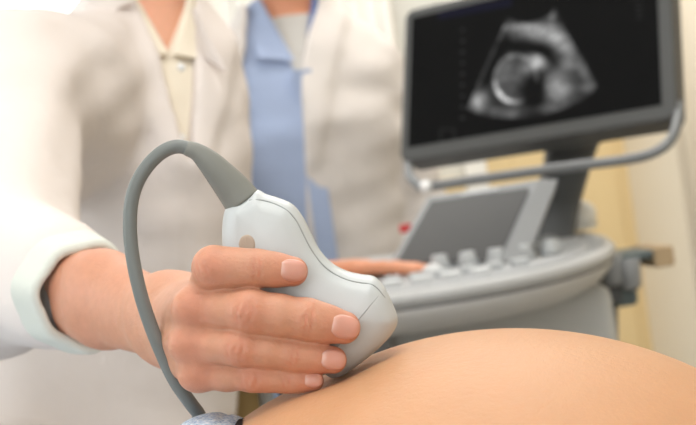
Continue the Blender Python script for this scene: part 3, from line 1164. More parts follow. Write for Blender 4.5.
def trousers(parent, legs, pelvis, r0, z_hem):
    """loose trousers round two legs (hip, knee, ankle) and a pair of clogs"""
    pts = np.array([p for l in legs for p in l] + [pelvis])
    g = Field(pts.min(0) - 0.2, pts.max(0) + 0.2, 0.008)
    g.add(ell(pelvis, (r0, 0.125, 0.13)), 0)
    for hip, kn, an in legs:
        g.add(cone(hip, kn, 0.098, 0.078), 0.03)
        g.add(cone(kn, an, 0.076, 0.062), 0.02)
    g.D = smax(g.D, np.broadcast_to(z_hem - g.ax[2][None, None, :], g.D.shape), 0.004).astype(np.float32)
    V, Fc = g.mesh()
    link_mesh('trousers', np_mesh(V, Fc), M['trouser'], parent)
    for hip, kn, an in legs:
        g = Field(an - [0.09, 0.24, 0.1], an + [0.09, 0.09, 0.06], 0.006)
        g.add(cone(an - [0, 0, 0.035], an + [0, -0.135, -0.05], 0.052, 0.044), 0)
        g.D = smax(g.D, np.broadcast_to(0.002 - g.ax[2][None, None, :], g.D.shape), 0.003).astype(np.float32)
        V, Fc = g.mesh()
        link_mesh('shoe', np_mesh(V, Fc), M['shoe'], parent)


# ------------------------------------------------------------------ doctors
def join_meshes(parts):
    V, Fc, n = [], [], 0
    for v, f in parts:
        V.append(v); Fc.append(f + n); n += len(v)
    return np.concatenate(V), np.concatenate(Fc)


def examiner():
    fr = Frame(P(146, 44, 1.27), math.radians(24), 0.0, math.radians(8))
    sR = P(4, 97, 1.00)                    # shoulder joint at picture left
    sL = fr.w((0.050, 0.04, -0.05))
    eL = sL + np.array([-0.07, 0.07, -0.27]); wL = eL + np.array([0.0, -0.08, -0.22])
    hc = fr.w((0.0, -0.035, 0.208)); hR = Frame((0, 0, 0), math.radians(30), math.radians(-12)).R
    body = Field((-0.62, 0.55, 0.0), (0.25, 1.52, CZ + 0.62), 0.007)
    body.add(torso(fr, 0.0, zlo=-0.72, zhi=0.19, sx=0.57), 0)
    body.add(cone(sR, ELB, 0.046, 0.040), 0.03)
    body.add(cone(ELB, P(70, 287, .615), 0.036, 0.019), 0.02)
    body.add(cone(sL, eL, 0.046, 0.038), 0.03)
    body.add(cone(eL, wL, 0.036, 0.026), 0.02)
    legs = []
    for s in (-1, 1):                       # seated: thighs forward, shins down, feet on the floor
        hip = fr.w((s * 0.085, 0.0, -0.66)); kn = hip + np.array([-0.02 + s * 0.05, -0.20, 0.0])
        body.add(cone(hip, kn, 0.085, 0.062), 0.03)
        an = np.array([kn[0], kn[1] + 0.10, 0.09])
        legs.append((hip, kn, an))
        body.add(cone(kn, an, 0.06, 0.04), 0.02)
        body.add(cone(an, an + np.array([-0.0, -0.13, -0.045]), 0.042, 0.036), 0.02)
    for p, k, op in head_prims(hc, hR):
        body.add(p, k, op)
    simple_hand(body, wL, wL - eL, (-1, 0, 0), (0, 0, -1), 0.95, 0.2)
    hv = build_hand()
    bv = body.mesh()
    bv = (relax(bv[0], bv[1], 4), bv[1])
    V, Fc = join_meshes([hv, bv])
    cols = np.tile(np.array(lin((226, 168, 138))), (len(V), 1))
    cols[:len(hv[0])] = hand_color(hv[0])
    me = np_mesh(V, Fc)
    set_colors(me, cols)
    o = link_mesh('person', me, M['skin'])
    tag(o, 'person in an off-white coat at the left gripping the ultrasound probe', 'person')
    add_nails(o)
    trousers(o, legs, fr.w((0, 0, -0.62)), 0.15, 0.10)
    face_parts(hc, hR, o, M['hair_b'])

    # cream shirt
    s_ = Field(fr.o - [0.3, 0.3, 0.45], fr.o + [0.3, 0.3, 0.16], 0.006)
    def neck_cut(x, y, z):
        return 0 * x
    s_.add(torso(fr, 0.008, zlo=-0.42, zhi=0.085, sx=0.57), 0)
    x, y, z = fr.loc(s_.ax[0][:, None, None], s_.ax[1][None, :, None], s_.ax[2][None, None, :])
    # V neckline
    vcut = np.maximum(np.abs(x + 0.002) - (z + 0.030) * 0.50, y + 0.01)
    s_.D = smax(s_.D, -vcut, 0.004).astype(np.float32)
    V, Fc = s_.mesh()
    sh = link_mesh('shirt', np_mesh(V, Fc), M['cream'], o)
    # shirt collar flaps
    for s in (-1, 1):
        a = [(s * 0.046, -0.045, 0.078), (s * 0.060, -0.020, 0.058), (s * 0.034, -0.105, -0.034), (s * 0.004, -0.104, -0.030)]
        slab('collar_flap', [fr.w(p) for p in a], 0.006, M['cream'], sh)
    for zb in (-0.05, -0.12):
        lathe('button', [(0.003, 0), (0.004, 0.001), (0.004, 0.002), (0.002, 0.003)], fr.w((0, -0.14, zb)), M['bright'], sh, seg=12, axis=fr.R @ np.array([0, -1, 0]))

    # lab coat
    c = Field((-0.66, 0.50, CZ - 0.80), (0.22, 1.50, CZ + 0.33), 0.0055)
    def seam_fold(x, y, z):
        return folds(x, y, z, 0.0022, 1.0, 1.0)
    c.add(cone(fr.w((0, 0, -0.22)), P(25, 440, 1.22), 0.085, 0.125), 0.03)
    c.add(cone(P(25, 530, 1.20), P(-10, 545, 1.03), 0.135, 0.10), 0.006)
    c.add(torso(fr, 0.016, zlo=-0.78, zhi=0.062, sx=0.57, extra=seam_fold, flare=0.0), 0.05)
    X, Y, Z = c.ax[0][:, None, None], c.ax[1][None, :, None], c.ax[2][None, None, :]
    x, y, z = fr.loc(X, Y, Z)
    opening = np.maximum(np.abs(x - 0.004) - np.clip((z + 0.150) * 0.18, 0.0, 0.042), y)
    # lapels: a raised band beside the opening, wide at the collar
    edge = np.abs(x - 0.004) - np.clip((z + 0.150) * 0.18, 0.0, 0.042)
    lw = np.clip(0.020 + (z + 0.15) * 0.26, 0.012, 0.060)
    lap = (1 / (1 + np.exp((edge - lw) / 0.003))) * (1 / (1 + np.exp(-(z + 0.15) / 0.006))) * (y < 0.02)
    c.D = (c.D - 0.0085 * lap).astype(np.float32)
    c.D = smax(c.D, -opening, 0.003).astype(np.float32)
    # sleeves
    cu = P(80, 294, .60)
    sl = same_grid(c)
    sl.add(cone(fr.w((-0.10, 0, -0.05)), sR, 0.066, 0.066), 0)
    sl.add(cone(sR, P(60, 80, 1.08), 0.064, 0.054), 0.02)
    sl.add(cone(P(60, 80, 1.08), P(106, 54, 1.20), 0.054, 0.045), 0.02)
    sl.add(cone(P(44, 112, 1.06), P(124, 104, 1.215), 0.060, 0.056), 0.045)
    sl.add(cone(P(60, 150, 1.12), P(128, 150, 1.215), 0.055, 0.056), 0.045)
    sl.add(cone(sR, ELB, 0.064, 0.056), 0.02)
    sl.add(cone(ELB, P(58, 285, .630), 0.054, 0.0345), 0.02)
    sl.add(cone(sL, eL, 0.044, 0.042), 0.0)
    sl.add(cone(eL, wL + (eL - wL) * 0.15, 0.050, 0.040), 0.01)
    n1 = folds(X, Y, Z, 0.0030, 1.15, 0.4)
    sl.D[...] = sl.D + n1[:sl.D.shape[0], :sl.D.shape[1], :sl.D.shape[2]]
    # open sleeve end
    ax = (P(100, 297, .575) - P(40, 278, .66)); ax /= np.linalg.norm(ax)
    t = (X - cu[0]) * ax[0] + (Y - cu[1]) * ax[1] + (Z - cu[2]) * ax[2]
    near = (np.sqrt((X - cu[0]) ** 2 + (Y - cu[1]) ** 2 + (Z - cu[2]) ** 2) < 0.09)
    D2 = smin(c.D, sl.D, 0.016)
    D2 = np.where(near, smax(D2, t - 0.003, 0.004), D2)
    c.D = D2.astype(np.float32)
    V, Fc = c.mesh()
    V = relax(V, Fc, 2)
    coat = link_mesh('lab_coat', np_mesh(V, Fc), M['coat'], o)
    for pts_, dd in ((((104, -14), (138, -6), (87, 28), (76, 12)), 1.165), (((193, 8), (207, 33), (226, 72), (203, 58)), 1.175)):
        slab('collar_flap', [P(a_[0], a_[1], dd + 0.01 * (k_ % 2)) for k_, a_ in enumerate(pts_)], 0.007, M['coat'], coat)
    # turned-back cuff: a thick hollow ring on the fore arm
    A, B = cu - ax * 0.024, cu + ax * 0.010
    mid = cu
    q = Field(mid - 0.07, mid + 0.07, 0.0016)
    X, Y, Z = q.ax[0][:, None, None], q.ax[1][None, :, None], q.ax[2][None, None, :]
    tt = (X - mid[0]) * ax[0] + (Y - mid[1]) * ax[1] + (Z - mid[2]) * ax[2]
    up = np.array([0, 0, 1.0]); up -= ax * (up @ ax); up /= np.linalg.norm(up)
    sd = np.cross(ax, up)
    uu = (X - mid[0]) * up[0] + (Y - mid[1]) * up[1] + (Z - mid[2]) * up[2]
    ss = (X - mid[0]) * sd[0] + (Y - mid[1]) * sd[1] + (Z - mid[2]) * sd[2]
    rad = np.sqrt((uu / 1.0) ** 2 + (ss / 0.93) ** 2)
    R0 = 0.0275 - tt * 0.14 + 0.0011 * np.sin(np.arctan2(uu, ss) * 3 + 1) + 0.0008 * np.sin(np.arctan2(uu, ss) * 7)
    ring = np.sqrt((rad - R0) ** 2 + np.maximum(np.abs(tt + 0.003) - 0.011, 0) ** 2) - 0.0030
    q.D = ring.astype(np.float32)
    V, Fc = q.mesh()
    V = relax(V, Fc, 2)
    link_mesh('cuff', np_mesh(V, Fc), M['cuff'], o)
    return o, fr


def slab(name, corners, th, material, parent, n=8, bulge=0.0):
    """a thick four-cornered sheet: corners in order, thickness th"""
    c = [np.array(p, float) for p in corners]
    nrm = np.cross(c[1] - c[0], c[3] - c[0]); nrm /= np.linalg.norm(nrm)
    V, Fc = [], []
    for s in (-1, 1):
        for i in range(n + 1):
            for j in range(n + 1):
                u, v = i / n, j / n
                p = c[0] * (1 - u) * (1 - v) + c[1] * u * (1 - v) + c[2] * u * v + c[3] * (1 - u) * v
                b = bulge * math.sin(math.pi * u) * math.sin(math.pi * v)
                V.append(p + nrm * (s * th / 2 + b))
    m = (n + 1) ** 2
    for i in range(n):
        for j in range(n):
            a = i * (n + 1) + j
            Fc.append((a, a + n + 1, a + n + 2, a + 1))
            Fc.append((m + a, m + a + 1, m + a + n + 2, m + a + n + 1))
    ring = [i * (n + 1) for i in range(n)] + [n * (n + 1) + j for j in range(n)] + [(n - i) * (n + 1) + n for i in range(n)] + [n - j for j in range(n)]
    for a, b in zip(ring, ring[1:] + ring[:1]):
        Fc.append((a, b, m + b, m + a))
    me = mesh_from(V, Fc)
    import bmesh
    bm = bmesh.new(); bm.from_mesh(me); bmesh.ops.recalc_face_normals(bm, faces=bm.faces); bm.to_mesh(me); bm.free()
    o = link_mesh(name, me, material, parent, smooth=False)
    return o


examiner_o, FR1 = examiner()


def colleague():
    fr = Frame(P(292, 47, 2.08), math.radians(6))
    sL = fr.w((0.132, 0.0, -0.062)); sR = fr.w((-0.155, 0.0, -0.045))
    eR = P(210, 262, 1.86); wR = P(300, 276, 1.50)
    eL = sL + np.array([0.055, 0.0, -0.28]); wL = eL + np.array([-0.02, -0.12, -0.20])
    hc = fr.w((0.0, -0.028, 0.210)); hR = Frame((0, 0, 0), math.radians(10), math.radians(-8)).R
    tipx = P(426, 262, 1.44)
    b = Field((-0.42, 1.30, 0.0), (0.36, 2.40, CZ + 0.68), 0.008)
    b.add(torso(fr, 0.0, zlo=-0.72, zhi=0.19), 0)
    b.add(cone(sR, eR, 0.044, 0.038), 0.03); b.add(cone(eR, wR, 0.037, 0.026), 0.02)
    b.add(cone(sL, eL, 0.044, 0.038), 0.03); b.add(cone(eL, wL, 0.037, 0.026), 0.02)
    legs = []
    for s in (-1, 1):
        hip = fr.w((s * 0.085, 0.0, -0.66)); kn = np.array([hip[0] + s * 0.01, hip[1] - 0.01, 0.46])
        b.add(cone(hip, kn, 0.085, 0.058), 0.03)
        an = np.array([kn[0], kn[1] + 0.02, 0.09])
        legs.append((hip, kn, an))
        b.add(cone(kn, an, 0.056, 0.04), 0.02)
        b.add(cone(an, an + np.array([0, -0.14, -0.045]), 0.042, 0.036), 0.02)
    for p, k, op in head_prims(hc, hR):
        b.add(p, k, op)
    V1, F1 = b.mesh(); V1 = relax(V1, F1, 2)
    g = Field(np.minimum(wR, tipx) - 0.06, np.maximum(wR, tipx) + 0.07, 0.0025)
    g.add(cone(wR + (eR - wR) * 0.12, wR, 0.028, 0.024), 0)
    simple_hand(g, wR, tipx - wR, (0.25, -1, 0.1), (0, 0, -1), 1.0, 0.08)
    simple_hand(b, wL, wL - eL, (-1, -0.3, 0), (-1, 0, 0), 0.95, 0.25)
    V2, F2 = g.mesh(); V2 = relax(V2, F2, 2)
    V, Fc = join_meshes([(V2, F2), (V1, F1)])
    me = np_mesh(V, Fc)
    cols = np.tile(np.array(lin((222, 156, 122))), (len(V), 1))
    set_colors(me, cols)
    o = link_mesh('person', me, M['skin'])
    tag(o, 'person behind in a light blue shirt and open white coat, one hand on the console', 'person')
    face_parts(hc, hR, o, M['hair_d'], long_hair=False)
    trousers(o, legs, fr.w((0, 0, -0.62)), 0.17, 0.10)
    # grey undershirt in the neck opening
    t = Field(fr.o - [0.2, 0.2, 0.2], fr.o + [0.2, 0.2, 0.12], 0.006)
    t.add(torso(fr, 0.005, zlo=-0.15, zhi=0.050), 0)
    V, Fc = t.mesh(); link_mesh('undershirt', np_mesh(V, Fc), M['grey_tee'], o)
    # blue shirt, open at the throat
    s_ = Field(fr.o - [0.3, 0.3, 0.8], fr.o + [0.3, 0.3, 0.15], 0.007)
    s_.add(torso(fr, 0.013, zlo=-0.76, zhi=0.088), 0)
    x, y, z = fr.loc(s_.ax[0][:, None, None], s_.ax[1][None, :, None], s_.ax[2][None, None, :])
    vcut = np.maximum(np.abs(x) - np.clip((z + 0.07) * 0.42, -0.02, 0.045), y + 0.0)
    s_.D = smax(s_.D, -vcut, 0.004).astype(np.float32)
    s_.D += folds(x, y, z, 0.0018, 1.0, 2.0)
    V, Fc = s_.mesh(); sh = link_mesh('shirt', np_mesh(V, Fc), M['blue'], o)
    for s in (-1, 1):
        a = [(s * 0.050, -0.050, 0.085), (s * 0.074, -0.015, 0.062), (s * 0.066, -0.108, -0.028), (s * 0.010, -0.112, -0.040)]
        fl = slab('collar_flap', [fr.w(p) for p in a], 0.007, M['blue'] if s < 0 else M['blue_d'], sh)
    slab('placket', [fr.w(p) for p in ((-0.016, -0.130, -0.06), (0.016, -0.130, -0.06), (0.016, -0.135, -0.45), (-0.016, -0.135, -0.45))], 0.012, M['blue'], sh)
    # open coat
    c = Field((-0.52, 1.36, CZ - 0.75), (0.42, 2.42, CZ + 0.42), 0.007)
    X, Y, Z = c.ax[0][:, None, None], c.ax[1][None, :, None], c.ax[2][None, None, :]
    c.add(torso(fr, 0.021, zlo=-0.98, zhi=0.072, flare=0.06, extra=lambda x, y, z: folds(x, y, z, 0.003, 0.9, 3.0)), 0)
    x, y, z = fr.loc(X, Y, Z)
    wid = np.interp(z, [-0.9, -0.4, -0.1, 0.0, 0.06], [0.066, 0.058, 0.050, 0.052, 0.062])
    xc = np.interp(z, [-0.9, -0.35, -0.05, 0.06], [-0.095, -0.085, -0.050, -0.01])
    edge = np.abs(x - xc) - wid
    lw = np.clip(0.025 + (z + 0.22) * 0.22, 0.0, 0.065)
    lap = (1 / (1 + np.exp((edge - lw) / 0.004))) * (1 / (1 + np.exp(-(z + 0.22) / 0.008))) * (y < 0.02)
    c.D = (c.D - 0.011 * lap).astype(np.float32)
    c.D = smax(c.D, -np.maximum(edge, y), 0.004).astype(np.float32)
    sl = same_grid(c)
    sl.add(cone(sR, eR, 0.064, 0.056), 0); sl.add(cone(eR, wR + (eR - wR) * 0.12, 0.054, 0.040), 0.02)
    sl.add(cone(sL, eL, 0.064, 0.056), 0); sl.add(cone(eL, wL + (eL - wL) * 0.10, 0.054, 0.042), 0.02)
    sl.D = sl.D + folds(X, Y, Z, 0.003, 1.1, 5.0)[:sl.D.shape[0], :sl.D.shape[1], :sl.D.shape[2]]
    a = wR - eR; a /= np.linalg.norm(a); cu = wR - a * 0.035
    tt = (X - cu[0]) * a[0] + (Y - cu[1]) * a[1] + (Z - cu[2]) * a[2]
    near = np.sqrt((X - cu[0]) ** 2 + (Y - cu[1]) ** 2 + (Z - cu[2]) ** 2) < 0.09
    sl.D = np.where(near, smax(sl.D, tt, 0.003), sl.D)
    c.D = smin(c.D, sl.D, 0.008).astype(np.float32)
    V, Fc = c.mesh(); V = relax(V, Fc, 2)
    link_mesh('lab_coat', np_mesh(V, Fc), M['coat2'], o)
    return o


colleague_o = colleague()

# ------------------------------------------------------------------ examiner's stool
st_c = FR1.w((0, 0.02, -0.66))
stool = empty('stool', (st_c[0], st_c[1], 0))
tag(stool, 'round swivel stool under the person holding the probe', 'stool')
zt = st_c[2] - 0.075
lathe('seat', [(0.16, zt - 0.06), (0.175, zt - 0.04), (0.175, zt - 0.015), (0.16, zt)], (st_c[0], st_c[1], 0), M['vinyl'], stool)
lathe('column', [(0.022, 0.09), (0.022, zt - 0.06)], (st_c[0], st_c[1], 0), M['steel'], stool)
for k in range(5):
    a = k * 2 * math.pi / 5
    e = np.array([st_c[0] + 0.24 * math.cos(a), st_c[1] + 0.24 * math.sin(a), 0.065])
    tube('base_leg', [np.array([st_c[0], st_c[1], 0.10]), e], 0.013, M['steel'], stool)
    link_mesh('caster', sphere_mesh(e - [0, 0, 0.035], 0.030, 14, 8, (1, 1, 1)), M['bezel_d'], stool)

# ------------------------------------------------------------------ ultrasound machine
MX, MY = 0.10, 1.62
machine = empty('ultrasound_machine', (0.13, 1.62, 0))
tag(machine, 'grey ultrasound machine with tilted monitor showing a scan and a curved console', 'ultrasound machine')

# monitor
mo = np.array([0.2775, 1.605, CZ + 0.1745]); myaw, mpit = 0.529, 0.361
mu = np.array([math.cos(myaw), -math.sin(myaw), 0]); mb = np.array([math.sin(myaw), math.cos(myaw), 0])
mv = mb * math.sin(mpit) + np.array([0, 0, 1]) * math.cos(mpit)
mn = np.cross(mu, mv)                               # towards the viewer
if mn[1] > 0: mn = -mn
MW, MH = 0.400, 0.244
mm = Matrix((( mu[0], mv[0], mn[0], mo[0]), (mu[1], mv[1], mn[1], mo[1]), (mu[2], mv[2], mn[2], mo[2]), (0, 0, 0, 1)))


def rounded_slab(w, h, d0, d1, r, seg=8, inset=0.0, bev=0.004):
    """front at +d1 in local z, rounded corners"""
    def ringpts(ww, hh, rr):
        pts = []
        for cx, cy, a0 in ((ww - rr, hh - rr, 0), (-(ww - rr), hh - rr, 90), (-(ww - rr), -(hh - rr), 180), (ww - rr, -(hh - rr), 270)):
            for k in range(seg + 1):
                a = math.radians(a0 + 90 * k / seg)
                pts.append((cx + rr * math.cos(a), cy + rr * math.sin(a)))
        return pts
    rings = [(w / 2 - bev * 1.5, h / 2 - bev * 1.5, r - bev * 1.2, d0), (w / 2, h / 2, r, d0 + bev), (w / 2, h / 2, r, d1 - bev), (w / 2 - bev * 0.3, h / 2 - bev * 0.3, r - bev * .3, d1 - bev * 0.3), (w / 2 - bev, h / 2 - bev, r - bev, d1)]
    V, Fc = [], []
    n = 4 * (seg + 1)
    for ww, hh, rr, z in rings:
        V += [(x, y, z) for x, y in ringpts(ww, hh, rr)]
    for i in range(len(rings) - 1):
        for k in range(n):
            k2 = (k + 1) % n
            Fc.append((i * n + k, i * n + k2, (i + 1) * n + k2, (i + 1) * n + k))
    Fc.append(tuple(range(n))[::-1]); Fc.append(tuple((len(rings) - 1) * n + k for k in range(n)))
    return mesh_from(V, Fc)


def xform(me, m):
    me.transform(m)
    return me


monitor = link_mesh('monitor', xform(rounded_slab(MW, MH, -0.045, 0.0, 0.016), mm), M['bezel'], machine, smooth=False)
link_mesh('monitor_back', xform(rounded_slab(0.24, 0.15, -0.085, -0.040, 0.02, bev=0.012), mm), M['bezel_d'], monitor, smooth=False)
# the picture on the screen
SWL, SWR, SHB, SHT = -MW / 2 + 0.0135, MW / 2 - 0.0185, -MH / 2 + 0.0215, MH / 2 - 0.0155
nx, ny = 400, 240
gx = np.linspace(SWL, SWR, nx); gy = np.linspace(SHB, SHT, ny)
GX, GY = np.meshgrid(gx, gy, indexing='ij')
SP = mo + GX[..., None] * mu + GY[..., None] * mv + mn * 0.0008
U_, V_ = proj(SP)
zx, zy = (U_ - 400) * 2.35, V_ * 2.35               # drawing coordinates of the scan


def G(cx, cy, sx, sy, ang=0.0):
    a = math.radians(ang)
    dx, dy = zx - cx, zy - cy
    u, v = dx * math.cos(a) + dy * math.sin(a), -dx * math.sin(a) + dy * math.cos(a)
    return np.exp(-(u / sx) ** 2 - (v / sy) ** 2)


def poly_in(pts):
    ins = np.zeros(zx.shape, bool)
    for (ax_, ay), (bx_, by) in zip(pts, pts[1:] + pts[:1]):
        if ay != by:
            ins ^= ((ay <= zy) != (by <= zy)) & (zx < (bx_ - ax_) * (zy - ay) / (by - ay) + ax_)
    return ins


fan = [(252, 40), (275, 50), (300, 53), (328, 46), (352, 32), (364, 15), (372, 34), (384, 60), (410, 105), (438, 150), (464, 200), (455, 216), (425, 238), (390, 255),
       (350, 268), (300, 277), (255, 279), (215, 275), (180, 266), (156, 256), (166, 232), (182, 196), (205, 145), (230, 90)]
inside = poly_in(fan)
soft = inside.astype(float)
for _ in range(4):
    s = soft.copy()
    s[1:-1, 1:-1] = (soft[1:-1, 1:-1] * 2 + soft[:-2, 1:-1] + soft[2:, 1:-1] + soft[1:-1, :-2] + soft[1:-1, 2:]) / 6
    soft = s
rng = np.random.RandomState(5)
def vnoise(sc):
    a = rng.rand(int(nx / sc) + 3, int(ny / sc) + 3)
    xi = np.arange(nx) / sc; yi = np.arange(ny) / sc
    x0 = xi.astype(int); y0 = yi.astype(int); fx = (xi - x0)[:, None]; fy = (yi - y0)[None]
    fx = fx * fx * (3 - 2 * fx); fy = fy * fy * (3 - 2 * fy)
    return (a[x0][:, y0] * (1 - fx) * (1 - fy) + a[x0 + 1][:, y0] * fx * (1 - fy) + a[x0][:, y0 + 1] * (1 - fx) * fy + a[x0 + 1][:, y0 + 1] * fx * fy)
noise = 0.5 * vnoise(5) + 0.3 * vnoise(11) + 0.2 * vnoise(2.6)
img = 0.10 + 0 * zx
img += 0.40 * G(320, 76, 60, 18, 8) + 0.44 * G(380, 104, 44, 20, 48) + 0.25 * G(300, 62, 55, 6, 0) + 0.3 * G(358, 40, 8, 14, 30)
img -= 0.16 * G(300, 112, 70, 10, 6) + 0.12 * G(235, 120, 14, 45, 25) + 0.12 * G(345, 130, 40, 9, 35)
er = np.sqrt(((zx - 272) / 50) ** 2 + ((zy - 185) / 56) ** 2)
ea = np.degrees(np.arctan2(zy - 185, zx - 272))
img += 0.17 * (er < 1) * (1 - 0.5 * G(300, 215, 40, 30)) * (0.6 + 0.6 * G(255, 170, 30, 35))
rim = np.exp(-((er - 1) / 0.09) ** 2)
img += 0.38 * rim * ((ea < 10) & (ea > -179)) * 0.55
img += 1.0 * np.exp(-((er - 1.0) / 0.10) ** 2) * np.exp(-(((ea - 130) + 0) / 38) ** 2)
img += 0.62 * G(326, 148, 17, 15) + 0.32 * G(312, 133, 16, 8) + 0.20 * G(298, 160, 9, 12)
img += 0.48 * G(372, 205, 30, 34, 10) + 0.26 * G(393, 152, 20, 14) + 0.2 * G(432, 170, 12, 30, -25) + 0.18 * G(440, 205, 20, 12)
img += 0.48 * G(184, 238, 20, 24, 20) + 0.22 * G(262, 268, 22, 14) + 0.16 * G(225, 262, 20, 12) + 0.15 * G(340, 255, 50, 10)
img += 0.12 * np.exp(-(((zx - (252 - (zy - 50) * 0.49)) / 6.0) ** 2)) * (zy > 60) * (zy < 200)
img -= 0.30 * G(315, 215, 24, 40, 5) + 0.12 * G(210, 175, 10, 40, 25)
img = np.clip(img, 0, 1) * (0.55 + 0.85 * noise)
img = np.clip(img, 0.01, 1) * soft
lum = np.clip(img, 0, 1) ** 1.6 * 0.95 + 0.005
rgb = np.stack([lum, lum, lum * 0.99], -1)
# header bar, depth ticks, small icon box
hb = (U_ > 438) & (U_ < 512) & (np.abs(V_ - (16.0 - (U_ - 438) * 0.19)) < 4.0)
rgb[hb] += np.array([0.003, 0.003, 0.015])
for k in range(9):
    tk = (np.abs(U_ - 462.5) < 1.6) & (np.abs(V_ - (30 + k * 11)) < 1.3)
    rgb[tk] += 0.035
bx1 = (U_ > 440) & (U_ < 455) & (np.abs(V_ - 136) < 7.5) & ~((U_ > 441.5) & (U_ < 453.5) & (np.abs(V_ - 136) < 6))
rgb[bx1] += 0.018
for k in range(4):
    tk = (U_ > 636) & (U_ < 642) & (np.abs(V_ - (3 + k * 5)) < 0.8)
    rgb[tk] += 0.02
idx = np.arange(nx * ny).reshape(nx, ny)
q = np.stack([idx[:-1, :-1], idx[1:, :-1], idx[1:, 1:], idx[:-1, 1:]], -1).reshape(-1, 4)
if True:
    v0 = SP.reshape(-1, 3)
    me = np_mesh(v0, q)
    set_colors(me, rgb.reshape(-1, 3), 'Img')
    o = link_mesh('screen', me, M['screen'], monitor, smooth=False)
    o['label'] = 'black screen with a fan-shaped grey scan of a foetus'
    md = o.modifiers.new('thickness', 'SOLIDIFY'); md.thickness = 0.0006; md.offset = -1


# grab handle that swings under the monitor
def ML(x, y, z): return mo + mu * x + mv * y + mn * z
def onmon(px, py, z=0.0):
    """pixel -> point at local depth z on the monitor's plane"""
    r = P(px, py, 1.0) - np.array([0, 0, CAMZ]); o0 = mo + mn * z - np.array([0, 0, CAMZ])
    return np.array([0, 0, CAMZ]) + r * ((o0 @ mn) / (r @ mn))
hp = catmull([onmon(408, 163, -.01), onmon(410, 176, .012), onmon(417, 184, .022), onmon(428, 186.5, .024), onmon(480, 179, .024), onmon(560, 168, .024), onmon(630, 159, .024),
              onmon(657, 151, .022), onmon(672, 138, .012), onmon(678, 118, -.004), onmon(679, 104, -.015)], 10)
tube('handle', hp, 0.0068, M['handle'], monitor)
link_mesh('handle_cap_highlight', sphere_mesh(onmon(426, 186.5, .034), 0.0088, 16, 10), M['bright'], monitor)  # white ball: the highlight on the handle's end is put into its colour

# supporting neck
def loft(name, secs, material, parent, bev=0.006):
    """secs: (centre, halfwidth vector, halfdepth vector)"""
    V, Fc = [], []
    n = 20
    for c, hw, hd in secs:
        c, hw, hd = map(np.array, (c, hw, hd))
        for k in range(n):
            a = 2 * math.pi * k / n
            ca, sa = math.cos(a), math.sin(a)
            e = 0.5
            V.append(c + hw * math.copysign(abs(ca) ** e, ca) + hd * math.copysign(abs(sa) ** e, sa))
    for i in range(len(secs) - 1):
        for k in range(n):
            k2 = (k + 1) % n
            Fc.append((i * n + k, i * n + k2, (i + 1) * n + k2, (i + 1) * n + k))
    Fc.append(tuple(range(n))[::-1]); Fc.append(tuple((len(secs) - 1) * n + k for k in range(n)))
    return link_mesh(name, mesh_from(V, Fc), material, parent)


def px_w(d, n): return np.array([CR, 0, -SR]) * n * d / F
loft('monitor_neck', [(P(578, 95, 1.72), px_w(1.72, 30), (0, .03, 0)), (P(574, 135, 1.72), px_w(1.72, 27), (0, .03, 0)), (P(567, 165, 1.72), px_w(1.7, 23), (0, .03, 0)),
                      (P(556, 205, 1.70), px_w(1.7, 22), (0, .035, 0)), (P(546, 245, 1.68), px_w(1.7, 24), (0, .04, 0)), (P(540, 275, 1.66), px_w(1.7, 30), (0, .05, 0))], M['bezel_d'], machine)
link_mesh('tilt_hinge', sphere_mesh(P(572, 138, 1.69), 0.036, 24, 14, (1.5, 0.7, 0.55)), M['bezel_d'], machine)
# touch panel
tp = [P(431, 202, 1.56), P(549, 184, 1.49), P(512, 270, 1.425), P(392, 270, 1.49)]
panel = slab('touch_panel', tp, 0.020, M['frame'], machine)
nt_ = np.cross(tp[1] - tp[0], tp[3] - tp[0]); nt_ /= np.linalg.norm(nt_)
if nt_[1] > 0: nt_ = -nt_
def tpq(u, v): return tp[0] * (1 - u) * (1 - v) + tp[1] * u * (1 - v) + tp[2] * u * v + tp[3] * (1 - u) * v
slab('touch_screen', [tpq(0.085, 0.14) + nt_ * .0105, tpq(0.90, 0.14) + nt_ * .0105, tpq(0.90, 0.97) + nt_ * .0105, tpq(0.085, 0.97) + nt_ * .0105], 0.003, M['tscreen'], panel)
slab('bezel_edge', [tpq(0.055, 0.09) + nt_ * .0095, tpq(0.88, 0.09) + nt_ * .0095, tpq(0.88, 0.99) + nt_ * .0095, tpq(0.055, 0.99) + nt_ * .0095], 0.003, M['bezel_d'], panel)
slab('panel_label', [tpq(0.30, 0.03) + nt_ * .0105, tpq(0.62, 0.03) + nt_ * .0105, tpq(0.62, 0.075) + nt_ * .0105, tpq(0.30, 0.075) + nt_ * .0105], 0.002, M['key'], panel)
slab('side_strut', [P(538, 186, 1.475), P(556, 186, 1.475), P(524, 268, 1.41), P(500, 268, 1.41)], 0.030, M['frame'], panel)

# console: rounded slab in plan view, built in layers
def plan(t, grow=0.0, front=1.245, back=1.80):
    """closed outline, t in 0..1"""
    a = 2 * math.pi * t
    cx, cy, ax_, ay = 0.050, 1.66, 0.295 + grow, 0.415 + grow
    c, s = math.cos(a), math.sin(a)
    e = 2 / 2.35
    x = cx + ax_ * math.copysign(abs(c) ** e, c)
    y = cy + (ay if s < 0 else (back - cy + grow)) * math.copysign(abs(s) ** (e if s < 0 else 0.5), s)
    return x, y


def zdeck(y): return CZ - 0.097 + (y - 1.25) * 0.036
def layer(grow, dz, n=96):
    r = []
    for k in range(n):
        x, y = plan(k / n, grow)
        r.append((x, y, zdeck(y) + dz))
    return r


